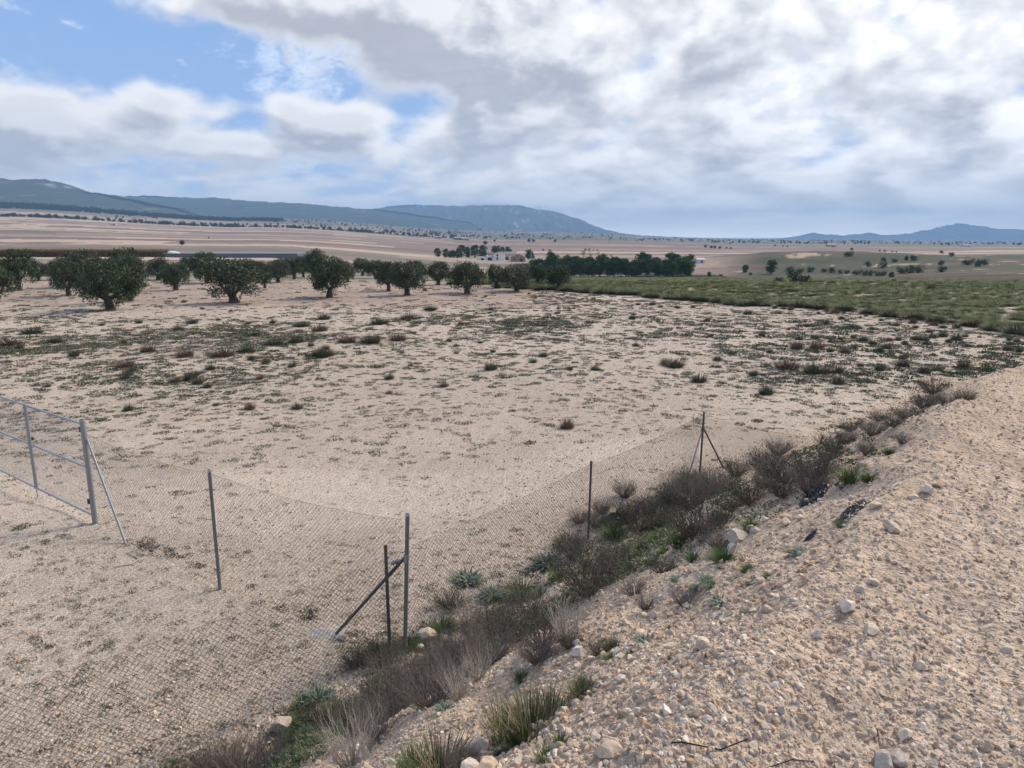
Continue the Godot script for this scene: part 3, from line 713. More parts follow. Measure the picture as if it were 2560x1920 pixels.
func multi(called: String, mesh: Mesh, xf: Array, cols: Array, parent: Node) -> void:
	var mm := MultiMesh.new()
	mm.transform_format = MultiMesh.TRANSFORM_3D
	mm.use_colors = true
	mm.mesh = mesh
	mm.instance_count = xf.size()
	var buf := PackedFloat32Array()
	buf.resize(xf.size() * 16)
	for k in xf.size():
		var t: Transform3D = xf[k]
		var c: Color = cols[k]
		var o := k * 16
		var b := t.basis
		buf[o] = b.x.x; buf[o + 1] = b.y.x; buf[o + 2] = b.z.x; buf[o + 3] = t.origin.x
		buf[o + 4] = b.x.y; buf[o + 5] = b.y.y; buf[o + 6] = b.z.y; buf[o + 7] = t.origin.y
		buf[o + 8] = b.x.z; buf[o + 9] = b.y.z; buf[o + 10] = b.z.z; buf[o + 11] = t.origin.z
		buf[o + 12] = c.r; buf[o + 13] = c.g; buf[o + 14] = c.b; buf[o + 15] = 1.0
	mm.buffer = buf
	var mi := MultiMeshInstance3D.new()
	mi.multimesh = mm
	mi.name = called
	mi.set_meta("kind", "stuff")
	parent.add_child(mi, true)

func any_turn() -> Basis:
	return Basis(Quaternion(rc(-1, 1), rc(-1, 1), rc(-1, 1), rc(-1, 1)).normalized())

func scatter_stones(total: int) -> void:
	var sets := []
	for k in 6: sets.push_back([[], []])
	for k in total:
		var az := deg_to_rad(rc(-43.0, 43.0))
		var r := 1.3 * exp(pow(rng.randf(), 1.22) * 3.95)
		var x := sin(az) * r
		var z := -cos(az) * r
		var sp := across(x, z)
		if sp > 7.0: continue
		var w := bank_width(along(x, z))
		var fine := pow(rng.randf(), 6.0)
		var s: float
		if sp > -0.9: s = 0.0040 + 0.018 * fine
		elif sp > -0.9 - w: s = 0.0040 + 0.024 * fine
		else:
			s = 0.009 + 0.034 * pow(rng.randf(), 4.0)
			if rng.randf() > 0.72 + 1.1 * n_mid.get_noise_2d(x * 5.0, z * 5.0): continue
		s = maxf(s, r * 0.00072)
		if s > 0.05: s = 0.05
		var b := any_turn() * Basis.from_scale(Vector3(s * rc(0.8, 1.3), s * rc(0.7, 1.0), s))
		var st: Array = sets[k % 6]
		st[0].push_back(Transform3D(b, Vector3(x, gy(x, z) + s * rc(-0.55, 0.2), z)))
		st[1].push_back(stone_color())
	var g := base("gravel", Vector3.ZERO)
	tag(g, "loose pale limestone gravel and pebbles strewn over road, slope and field", "gravel", "", "stuff")
	for k in 6: multi("pebbles", rock_mesh(100 + k, 1, 7), sets[k][0], sets[k][1], g)

func place_rocks() -> void:
	var meshes := []
	for k in 8: meshes.push_back(rock_mesh(200 + k, 2, 17))
	var cols := [Color(0.57, 0.45, 0.34), Color(0.62, 0.52, 0.415), Color(0.51, 0.38, 0.27), Color(0.67, 0.59, 0.50), Color(0.48, 0.43, 0.37)]
	var words := ["tan limestone rock", "cream limestone rock", "ochre limestone rock", "whitish limestone rock", "greyish limestone rock"]
	var spots := []
	for q in ROCKS: spots.push_back(q)
	var tries := 0
	while spots.size() < 260 and tries < 4000:
		tries += 1
		var t := 1.5 + 22.0 * pow(rng.randf(), 1.6)
		var sp := rc(-5.6, -2.0)
		var x := 0.616 * t + 0.788 * sp
		var z := -0.788 * t + 0.616 * sp
		spots.push_back([x, z, (0.04 + 0.08 * pow(rng.randf(), 2.0)) * (1.0 + t * 0.03)])
	var mats := []
	for c in cols:
		var m: StandardMaterial3D = M.stone.duplicate()
		m.albedo_color = c.linear_to_srgb()
		mats.push_back(m)
	for k in spots.size():
		var q: Array = spots[k]
		var ci := int(rng.randi() % 5)
		if rng.randf() < 0.35: ci = 1
		var o := obj("rock", meshes[rng.randi() % 8])
		o.material_override = mats[ci]
		var s: float = q[2] * 0.64
		o.basis = Basis(Vector3.UP, rc(0, TAU)) * Basis(Vector3.RIGHT, rc(-0.5, 0.5)) * Basis.from_scale(Vector3(s, s * rc(0.85, 1.15), s))
		o.position = Vector3(q[0], gy(q[0], q[1]) + s * 0.30, q[1])
		var big := s > 0.075
		tag(o, "%s %s %s" % [size_word(s, [0.035, 0.055, 0.08], ["pebble sized", "fist sized", "broad", "large"]), words[ci], near_what(q[0], q[1])], "rock", ("large " if s >= 0.055 else "small ") + words[ci] + "s on the embankment")

# ---------------------------------------------------------------- plants
func twig(mb: MB, a: Vector3, dir: Vector3, length: float, r: float, segs: int, col: Color, depth: int, gravity: float, leaves: MB = null, leaf_col := Color.WHITE, leaf_size := 0.0) -> void:
	var p := a
	var d := dir.normalized()
	for s in segs:
		var q := p + d * (length / segs)
		var r0 := r * (1.0 - 0.8 * s / segs)
		var r1 := r * (1.0 - 0.8 * (s + 1.0) / segs)
		mb.tube(p, q, r0, r1, 3, col)
		if depth > 0 and s > 0:
			for e in (2 if depth > 1 else 1):
				var side := (d + Vector3(rc(-1, 1), rc(-0.3, 0.7), rc(-1, 1)) * 0.8).normalized()
				twig(mb, q, side, length * rc(0.30, 0.55), r1 * 0.8, 2, tint(col, 0.15), depth - 1, gravity, leaves, leaf_col, leaf_size)
		if leaves != null and leaf_size > 0.0 and s > 0:
			for e in 3: leaf(leaves, q + d * rc(-0.5, 0.5) * length / segs, (d + Vector3(rc(-1, 1), rc(-0.5, 1), rc(-1, 1))).normalized(), leaf_size * rc(0.7, 1.3), 0.34, tint(leaf_col, 0.25))
		p = q
		d = (d + Vector3(rc(-0.3, 0.3), rc(-0.15, 0.25) - gravity, rc(-0.3, 0.3))).normalized()

func leaf(mb: MB, at: Vector3, dir: Vector3, length: float, width: float, col: Color) -> void:
	var s := dir.cross(Vector3(rc(-1, 1), rc(-1, 1), rc(-1, 1))).normalized() * length * width * 0.5
	mb.tri(at, at + dir * length * 0.5 + s, at + dir * length, col)
	mb.tri(at, at + dir * length, at + dir * length * 0.5 - s, col)

func blade(mb: MB, at: Vector3, dir: Vector3, length: float, width: float, bend: float, col: Color) -> void:
	var out := Vector3(dir.x, 0, dir.z)
	if out.length() < 0.01: out = Vector3(rc(-1, 1), 0, rc(-1, 1))
	out = out.normalized()
	var s := out.cross(Vector3.UP) * width * 0.5
	var p := at
	var d := dir.normalized()
	var segs := 3
	for k in segs:
		var q := p + d * length / segs
		var w0 := 1.0 - float(k) / segs
		var w1 := 1.0 - float(k + 1) / segs
		mb.tri(p - s * w0, p + s * w0, q + s * w1, col)
		if k < segs - 1: mb.tri(p - s * w0, q + s * w1, q - s * w1, col)
		p = q
		d = (d + out * bend - Vector3.UP * bend * 0.7).normalized()

func ball(flat := 1.0) -> Vector3:
	var v := Vector3(rc(-1, 1), rc(-1, 1), rc(-1, 1))
	while v.length() > 1.0: v = Vector3(rc(-1, 1), rc(-1, 1), rc(-1, 1))
	return Vector3(v.x, v.y * flat, v.z)

# shrubs one metre across, scaled where they stand; each kind in a few shapes
func make_shrub(kind: String, sd: int) -> Node3D:
	rng.seed = sd
	var o := Node3D.new()
	var st := MB.new()
	var lf := MB.new()
	match kind:
		"grey", "silver":
			var col := Color(0.165, 0.145, 0.135) if kind == "grey" else Color(0.43, 0.39, 0.355)
			var n := 120 if kind == "grey" else 60
			for k in n:
				var a := rc(0, TAU)
				var lean := sqrt(rng.randf()) * (0.95 if kind == "grey" else 0.75)
				twig(st, Vector3(cos(a), 0, sin(a)) * rc(0, 0.12), Vector3(cos(a) * lean, rc(0.5, 1.0), sin(a) * lean), rc(0.42, 0.72), 0.0085, 4, tint(col, 0.25), 2 if k % 2 == 0 else 1, -0.02)
			obj("stems", st.mesh(M.dry), o)
		"dark":
			for k in 110:
				var a := rc(0, TAU)
				var lean := sqrt(rng.randf()) * 1.15
				twig(st, Vector3(cos(a), 0, sin(a)) * rc(0, 0.15), Vector3(cos(a) * lean, rc(0.4, 1.0), sin(a) * lean), rc(0.38, 0.62), 0.008, 4, tint(Color(0.125, 0.108, 0.096), 0.40), 2 if k % 3 == 0 else 1, 0.0, lf, Color(0.070, 0.076, 0.050), 0.036)
			obj("stems", st.mesh(M.dry), o)
			obj("foliage", lf.mesh(M.leaf), o)
		"green":
			for k in 420:
				var a := rc(0, TAU)
				var lean := rng.randf() * 1.5
				blade(lf, Vector3(cos(a), 0, sin(a)) * sqrt(rng.randf()) * 0.30, Vector3(cos(a) * lean, 1.0, sin(a) * lean), rc(0.28, 0.60), 0.020, rc(0.05, 0.3), tint(Color(0.070, 0.105, 0.042), 0.35))
			obj("blades", lf.mesh(M.leaf), o)
		"grass":
			for k in 420:
				var a := rc(0, TAU)
				var lean := rng.randf() * 0.8
				var c := Color(0.29, 0.235, 0.155) if rng.randf() < 0.30 else Color(0.074, 0.090, 0.042)
				blade(lf, Vector3(cos(a), 0, sin(a)) * sqrt(rng.randf()) * 0.38, Vector3(cos(a) * lean, 1.0, sin(a) * lean), rc(0.35, 1.0), 0.016, rc(0.02, 0.22), tint(c, 0.3))
			obj("blades", lf.mesh(M.leaf), o)
		"leafy":
			for k in 130:
				var a := rc(0, TAU)
				var lean := rc(0.3, 2.2)
				blade(lf, Vector3(cos(a), 0, sin(a)) * sqrt(rng.randf()) * 0.35 + Vector3.UP * rc(0, 0.15), Vector3(cos(a) * lean, 1.0, sin(a) * lean), rc(0.2, 0.42), 0.085, rc(0.2, 0.5), tint(Color(0.115, 0.155, 0.118), 0.25))
			obj("leaves", lf.mesh(M.leaf), o)
		"cushion", "brown":
			var col := Color(0.098, 0.106, 0.074) if kind == "cushion" else Color(0.165, 0.125, 0.095)
			for k in 300:
				var a := rc(0, TAU)
				var lean := rng.randf() * 1.5
				blade(lf, Vector3(cos(a), 0, sin(a)) * sqrt(rng.randf()) * 0.34, Vector3(cos(a) * lean, 0.9, sin(a) * lean), rc(0.25, 0.55), 0.036, rc(-0.05, 0.15), tint(col, 0.35))
			obj("twigs", lf.mesh(M.leaf), o)
		"edge_tussock":
			for k in 520:
				var a := rc(0, TAU)
				var lean := rng.randf() * 1.6
				blade(lf, Vector3(cos(a), 0, sin(a)) * sqrt(rng.randf()) * 0.34, Vector3(cos(a) * lean, 1.0, sin(a) * lean), rc(0.45, 0.85), 0.020, rc(0.05, 0.34), tint(Color(0.082, 0.098, 0.054) if rng.randf() < 0.85 else Color(0.20, 0.185, 0.115), 0.3))
			obj("blades", lf.mesh(M.leaf), o)
		"tussock":
			for k in 340:
				var a := rc(0, TAU)
				var lean := rng.randf() * 1.25
				var c := Color(0.118, 0.138, 0.066) if rng.randf() < 0.82 else Color(0.23, 0.215, 0.125)
				blade(lf, Vector3(cos(a), 0, sin(a)) * sqrt(rng.randf()) * 0.32, Vector3(cos(a) * lean, 1.0, sin(a) * lean), rc(0.45, 0.95), 0.026, rc(0.05, 0.30), tint(c, 0.3))
			obj("blades", lf.mesh(M.leaf), o)
	return o

func place_shrubs() -> void:
	var kinds := {
		"grey": ["grey_shrub", "dry grey leafless twiggy shrub", "shrub", "dry grey shrubs on the embankment"],
		"silver": ["silver_shrub", "dead silvery shrub of bare pale stems", "shrub", "dead silvery shrubs on the embankment"],
		"dark": ["dark_shrub", "dense dark grey green shrub", "shrub", "dark shrubs on the embankment"],
		"green": ["grass_tuft", "bright green grass tuft", "grass tuft", "green tufts on the embankment"],
		"grass": ["tall_grass", "straw and green grass clump", "grass clump", "tall grass clumps on the embankment"],
		"leafy": ["thistle", "blue green leafy thistle rosette", "thistle", "leafy thistles near the fence"]}
	var protos := {}
	for k in kinds:
		protos[k] = []
		for e in 3: protos[k].push_back(make_shrub(k, 500 + e * 17 + k.length() * 3))
	rng.seed = 77
	for spot in SLOPE_SHRUBS:
		var q: Array = spot.duplicate()
		if q[3] == "dark" and rng.randf() < 0.28: q[3] = "grey"
		var kd: Array = kinds[q[3]]
		var w: float = q[2] * rc(0.88, 1.12)
		if q[1] > -9.0 and q[3] != "grass" and q[3] != "green": w *= 1.05
		if q[1] < -17.0: w *= 0.72
		var h := w * rc(0.80, 1.15)
		if q[3] == "grass": w *= 1.05; h = w * 0.85
		if q[3] == "silver": h = w * 1.35
		var o := copy(protos[q[3]][rng.randi() % 3], kd[0], Vector3(q[0], gy(q[0], q[1]) - 0.02 * w, q[1]), rc(0, TAU), Vector3(w, h, w))
		tag(o, "%s %s %s" % [size_word(w, [0.3, 0.55, 0.8], ["small", "middling", "wide", "very wide"]), kd[1], near_what(q[0], q[1])], kd[2], kd[3])
	for q in SLOPE_TUFTS:
		var w: float = q[2] * rc(1.0, 1.4)
		var lf := rng.randf() < 0.5
		var o := copy(protos["leafy" if lf else "green"][rng.randi() % 3], "weed", Vector3(q[0], gy(q[0], q[1]) - 0.01, q[1]), rc(0, TAU), Vector3(w, w * 0.75, w))
		tag(o, ("%s blue green weed rosette between stones %s" if lf else "%s green weed tuft between stones %s") % [size_word(w, [0.07, 0.12], ["tiny", "small", "sturdy"]), near_what(q[0], q[1])], "weed", "weeds between the stones of the embankment" if lf else "grassy weeds between the stones of the embankment")
	# cushions on the field
	var cp := []
	var bp := []
	for e in 4:
		cp.push_back(make_shrub("cushion", 900 + e))
		bp.push_back(make_shrub("brown", 950 + e))
	rng.seed = 78
	var spots := FIELD_SHRUBS.duplicate()
	var tries := 0
	while spots.size() < 230 and tries < 3000:
		tries += 1
		var az := deg_to_rad(rc(-33.0, 34.0))
		var r := 26.0 * exp(rng.randf() * 0.95)
		var sx := sin(az) * r
		var sz := -cos(az) * r
		if across(sx, sz) > -8.0 or rng.randf() > field_cover(sx, sz) or (sx > -8.0 and sz < poly_z(ESPARTO_FRONT, sx) + 1.0): continue
		spots.push_back([sx, sz, rc(0.22, 0.60)])
	for q in spots:
		var w: float = q[2] * rc(0.8, 1.1)
		var br := rng.randf() < 0.30
		var o := copy((bp if br else cp)[rng.randi() % 4], "dry_cushion" if br else "cushion_shrub", Vector3(q[0], gy(q[0], q[1]) - 0.02, q[1]), rc(0, TAU), Vector3(w, minf(w, 0.8) * rc(1.05, 1.5), w))
		tag(o, ("%s brown dried cushion shrub %s" if br else "%s grey green cushion shrub %s") % [size_word(w, [0.55, 0.8, 1.2, 1.8], ["tiny", "small", "middling", "wide", "sprawling"]), near_what(q[0], q[1])], "shrub", "brown cushion shrubs of the field" if br else "green cushion shrubs of the field")

func field_cover(x: float, z: float) -> float:
	var d := -z
	var a := n_big.get_noise_2d(x * 2.2, z * 2.2)
	var b := n_mid.get_noise_2d(x * 4.0, z * 7.0)
	var k := 0.0
	var track := absf(d - 17.6 - 0.10 * x - 1.2 * sin(x * 0.3))
	if d < 14.5: k = 0.50
	elif d < 22.0: k = 0.22
	elif d < 30.0: k = 0.50
	elif d < 56.0: k = 0.80 if x < 4.0 else 0.42
	elif d < 66.0: k = 0.40 if x < 2.0 else 0.46
	elif d < 100.0: k = 0.14 if x < 2.0 else 0.7
	else: k = 0.25
	if track < 2.2: k *= 0.18
	for q in [[12.0, -31.0, 6.5, 2.0], [-15.0, -43.0, 15.0, 4.0], [-31.0, -38.0, 7.0, 3.0], [2.0, -38.0, 6.0, 2.0], [22.0, -33.0, 4.0, 2.0]]:
		var e: float = pow((x - q[0]) / q[2], 2.0) + pow((z - q[1]) / q[3], 2.0)
		if e < 1.5: k += 0.9 * exp(-2.0 * e)
	return k * (0.34 + 0.66 * sm(0.45 + 1.5 * a + 1.3 * b))

func scatter_field_plants(total: int) -> void:
	var meshes := []
	rng.seed = 31
	for e in 4:
		var mb := MB.new()
		for k in 64:
			var a := rc(0, TAU)
			var rr := sqrt(rng.randf())
			var p := Vector3(cos(a) * rr, 0.0, sin(a) * rr) * 0.85
			leaf(mb, p, Vector3(cos(a) * rr + rc(-0.7, 0.7), rc(0.3, 1.1), sin(a) * rr + rc(-0.7, 0.7)).normalized(), rc(0.16, 0.38), 0.42, tint(Color.WHITE, 0.3))
		meshes.push_back(mb.mesh(M.leaf))
	var sets := []
	for k in 4: sets.push_back([[], []])
	for k in total:
		var az := deg_to_rad(rc(-43.0, 43.0))
		var r := 6.0 * exp(rng.randf() * 2.95)
		var x := sin(az) * r
		var z := -cos(az) * r
		var sp := across(x, z)
		var w := bank_width(along(x, z))
		if sp > -1.2: continue
		var cov := field_cover(x, z)
		if sp > -1.1 - w: cov = 0.06 + 0.44 * sm((-sp - 2.6) / 2.2) * sm(0.45 + 1.8 * n_mid.get_noise_2d(x * 14.0, z * 14.0))
		var weedy := 9.0
		if sp < -7.0: weedy = absf((x + 1.54) * 0.548 - (z + 9.80) * 0.836) if x > -7.6 and x < -1.4 else 9.0
		if weedy < 0.20: cov = 0.95 * sm(0.5 + 2.2 * n_mid.get_noise_2d(x * 22.0, z * 22.0))
		if rng.randf() > cov: continue
		var s := (0.021 + 0.12 * pow(rng.randf(), 3.5)) * (0.85 + 0.025 * r)
		if r < 17.0 and sp < -7.5: s *= 0.62
		s *= 1.0 + 0.45 * sm((r - 30.0) / 8.0) * sm((60.0 - r) / 8.0) * sm(0.5 + 2.0 * n_big.get_noise_2d(x * 2.2, z * 2.2))
		var c := rng.randf()
		var col := Color(0.135, 0.140, 0.100)
		if c < 0.30: col = Color(0.095, 0.118, 0.058)
		elif c < 0.50: col = Color(0.205, 0.170, 0.128)
		elif c < 0.66: col = Color(0.205, 0.215, 0.180)
		if sp > -7.2 and c < 0.7: col = Color(0.082, 0.112, 0.060)
		if weedy < 0.20:
			col = Color(0.085, 0.080, 0.058)
			s *= 1.25
		var b := Basis(Vector3.UP, rc(0, TAU)) * Basis.from_scale(Vector3(s * rc(0.8, 1.6), s * rc(0.5, 1.2) * (1.0 + 0.3 * sm((r - 22.0) / 12.0)), s))
		sets[k % 4][0].push_back(Transform3D(b, Vector3(x, gy(x, z) - 0.004, z)))
		sets[k % 4][1].push_back(tint(col, 0.25))
	var g := base("ground_cover", Vector3.ZERO)
	tag(g, "low grey green and brown mat plants scattered over the stony field", "ground cover", "", "stuff")
	for k in 4: multi("mats", meshes[k], sets[k][0], sets[k][1], g)

func poly_z(line: Array, x: float) -> float:
	var k := 0
	while k < line.size() - 2 and line[k + 1][0] < x: k += 1
	return lerpf(line[k][1], line[k + 1][1], clampf((x - line[k][0]) / (line[k + 1][0] - line[k][0]), 0.0, 1.0))

func place_esparto() -> void:
	var protos := []
	var edge := []
	for e in 4:
		protos.push_back(make_shrub("tussock", 1200 + e))
		edge.push_back(make_shrub("edge_tussock", 1300 + e))
	rng.seed = 41
	# the row of tussocks along the edge of the field
	for k in ESPARTO_FRONT.size() - 1:
		var p := Vector2(ESPARTO_FRONT[k][0], ESPARTO_FRONT[k][1])
		var q := Vector2(ESPARTO_FRONT[k + 1][0], ESPARTO_FRONT[k + 1][1])
		var n := int(p.distance_to(q) / 1.15)
		for e in n:
			var at := p.lerp(q, (e + rc(0.1, 0.9)) / n) + Vector2(rc(-0.3, 0.3), rc(0.2, 1.6))
			var w := rc(1.1, 1.9)
			var o := copy(edge[rng.randi() % 4], "esparto_tussock", Vector3(at.x, gy(at.x, at.y) - 0.03, at.y), rc(0, TAU), Vector3(w, w * rc(0.50, 0.72), w))
			tag(o, "rounded esparto grass tussock in the row edging the stony field", "grass tussock", "esparto tussocks edging the field")
	var mesh_of := []
	for pr in protos: mesh_of.push_back(pr.get_child(0).mesh)
	var sets := []
	for k in 4: sets.push_back([[], []])
	for k in 24000:
		var x := rc(-8.0, 84.0)
		var z0 := poly_z(ESPARTO_FRONT, x)
		var z1 := poly_z(ESPARTO_BACK, x) - 6.0
		if x < -2.0: z0 -= 6.0
		var z := lerpf(z0 - 1.0, z1, rng.randf())
		if absf(z1 - z0) * rng.randf() > 1000.0: continue
		if across(x, z) > -9.0: continue
		var w := rc(0.7, 1.4)
		var dry := 0.85 + 0.5 * n_mid.get_noise_2d(x * 2.0, z * 3.0)
		sets[k % 4][0].push_back(Transform3D(Basis(Vector3.UP, rc(0, TAU)) * Basis.from_scale(Vector3(w, w * rc(0.34, 0.50), w)), Vector3(x, gy(x, z) - 0.03, z)))
		sets[k % 4][1].push_back(Color(0.88 + 0.2 * dry, 0.93 + 0.2 * dry, 0.85 + 0.15 * dry))
	var g := base("esparto_grass", Vector3.ZERO)
	tag(g, "broad belt of olive green esparto grass beyond the stony field", "grass", "", "stuff")
	for k in 4: multi("tussocks", mesh_of[k], sets[k][0], sets[k][1], g)

# ---------------------------------------------------------------- trees
func make_tree(kind: String, sd: int) -> Node3D:
	rng.seed = sd
	var o := Node3D.new()
	var tr := MB.new()
	var lf := MB.new()
	match kind:
		"olive":          # 4 m high, 4.4 m across
			var bark := Color(0.105, 0.088, 0.072)
			var top := Vector3(rc(-0.1, 0.1), rc(0.55, 0.75), rc(-0.1, 0.1))
			tr.tube(Vector3(0, -0.1, 0), Vector3(0, 0.25, 0), 0.44, 0.31, 9, bark)
			tr.tube(Vector3(0, 0.25, 0), top, 0.31, 0.26, 9, bark)
			for k in 13: twig(tr, Vector3(rc(-0.4, 0.4), 0.0, rc(-0.4, 0.4)), Vector3(rc(-0.6, 0.6), 1, rc(-0.6, 0.6)), rc(0.4, 0.9), 0.02, 3, bark, 1, 0.0, lf, Color(0.07, 0.085, 0.05), 0.17)
			var cl := []
			var silver := Color(0.056, 0.082, 0.039).lerp(Color(0.092, 0.106, 0.074), rng.randf())
			var nb := 5
			for k in nb:
				var a := TAU * (k + rc(-0.3, 0.3)) / nb
				var e := Vector3(cos(a) * rc(0.9, 1.4), rc(1.8, 2.5), sin(a) * rc(0.9, 1.4))
				var mid := top.lerp(e, 0.5) + Vector3(cos(a), -0.6, sin(a)) * 0.2
				tr.tube(top, mid, 0.15, 0.10, 6, bark)
				tr.tube(mid, e, 0.10, 0.03, 6, bark)
				for s in 5: tr.tube(mid.lerp(e, rc(0.1, 0.9)), e + ball() * 1.0, 0.03, 0.008, 4, bark)
				for s in 10: cl.push_back(e + ball(0.9) * 1.0)
			for k in 50:
				var a := rc(0, TAU)
				var yy := rc(0.82, 3.4)
				var rr := 2.05 * sqrt(maxf(1.0 - pow((yy - 1.95) / 1.85, 2.0), 0.05)) * rc(0.55, 0.98)
				cl.push_back(Vector3(cos(a) * rr, yy, sin(a) * rr))
			for k in 9: cl.push_back(Vector3(rc(-1, 1), rc(2.9, 3.55), rc(-1, 1)))
			for c in cl:
				var tone := tint(silver, 0.40)
				var rad := rc(0.32, 0.58)
				for k in 76:
					var p: Vector3 = c + ball(0.9) * rad
					leaf(lf, p, (p - c + ball() * 0.5 + Vector3(0, 0.12, 0)).normalized(), rc(0.13, 0.25), 0.46, tint(tone, 0.3))
		"pine":           # 8 m high, 5.4 m across
			var bark := Color(0.10, 0.075, 0.06)
			tr.tube(Vector3(0, -0.3, 0), Vector3(0.1, 2.6, 0), 0.20, 0.15, 7, bark)
			tr.tube(Vector3(0.1, 2.6, 0), Vector3(0, 6.8, 0.1), 0.15, 0.04, 7, bark)
			for k in 66:
				var yy := rc(0.9, 7.5)
				var wide := 2.55 * sqrt(maxf(1.0 - pow((yy - 3.9) / 3.9, 2.0), 0.03))
				var a := rc(0, TAU)
				var c := Vector3(cos(a), 0, sin(a)) * wide * sqrt(rc(0.08, 0.95)) + Vector3.UP * yy
				tr.tube(Vector3(0, maxf(yy - 0.7, 0.4), 0), c, 0.05, 0.015, 4, bark)
				var tone := tint(Color(0.060, 0.110, 0.038), 0.40)
				for e in 40:
					var p := c + ball(0.75) * rc(0.5, 0.9)
					leaf(lf, p, (p - c + Vector3(0, 0.3, 0) + ball() * 0.3).normalized(), rc(0.36, 0.6), 0.65, tint(tone, 0.3))
		"oak":            # 6 m high, 7 m across, round and dark
			var bark := Color(0.08, 0.07, 0.06)
			tr.tube(Vector3(0, -0.3, 0), Vector3(0, 2.4, 0), 0.3, 0.2, 6, bark)
			for k in 44:
				var c := Vector3(0, 3.1, 0) + ball(0.80) * 2.9
				tr.tube(Vector3(0, 1.6, 0), c, 0.08, 0.02, 4, bark)
				var tone := tint(Color(0.042, 0.056, 0.032), 0.3)
				for e in 26:
					var p := c + ball(0.8) * 0.8
					leaf(lf, p, (p - c + ball() * 0.4).normalized(), rc(0.4, 0.7), 0.6, tint(tone, 0.3))
		"poplar":         # 9 m high, 2.4 m across, yellowing
			var bark := Color(0.22, 0.20, 0.17)
			tr.tube(Vector3(0, -0.3, 0), Vector3(0, 8.6, 0), 0.14, 0.02, 6, bark)
			for k in 40:
				var yy := rc(1.4, 8.8)
				var a := rc(0, TAU)
				var c := Vector3(cos(a), 0, sin(a)) * rc(0.2, 1.0) * (1.15 - 0.08 * absf(yy - 4.0)) + Vector3.UP * yy
				tr.tube(Vector3(0, yy - 0.8, 0), c, 0.03, 0.01, 4, bark)
				for e in 14: leaf(lf, c + ball() * 0.5, (ball() + Vector3(0, 0.4, 0)).normalized(), rc(0.2, 0.35), 0.7, tint(Color(0.30, 0.29, 0.12), 0.3))
		"bush":           # 1 m high, 1.4 m across
			for k in 9: tr.tube(Vector3(rc(-0.1, 0.1), -0.05, rc(-0.1, 0.1)), Vector3(rc(-0.5, 0.5), rc(0.4, 0.8), rc(-0.5, 0.5)), 0.03, 0.008, 4, Color(0.09, 0.075, 0.06))
			for k in 34:
				var c := Vector3(rc(-0.55, 0.55), rc(0.08, 0.72), rc(-0.55, 0.55))
				var tone := tint(Color(0.058, 0.075, 0.040), 0.3)
				for e in 20: leaf(lf, c + ball() * 0.24, (ball() + Vector3(0, 0.4, 0)).normalized(), rc(0.09, 0.17), 0.5, tint(tone, 0.3))
	obj("trunk" if kind != "bush" else "stems", tr.mesh(M.bark), o)
	obj("crown", lf.mesh(M.leaf), o)
	return o

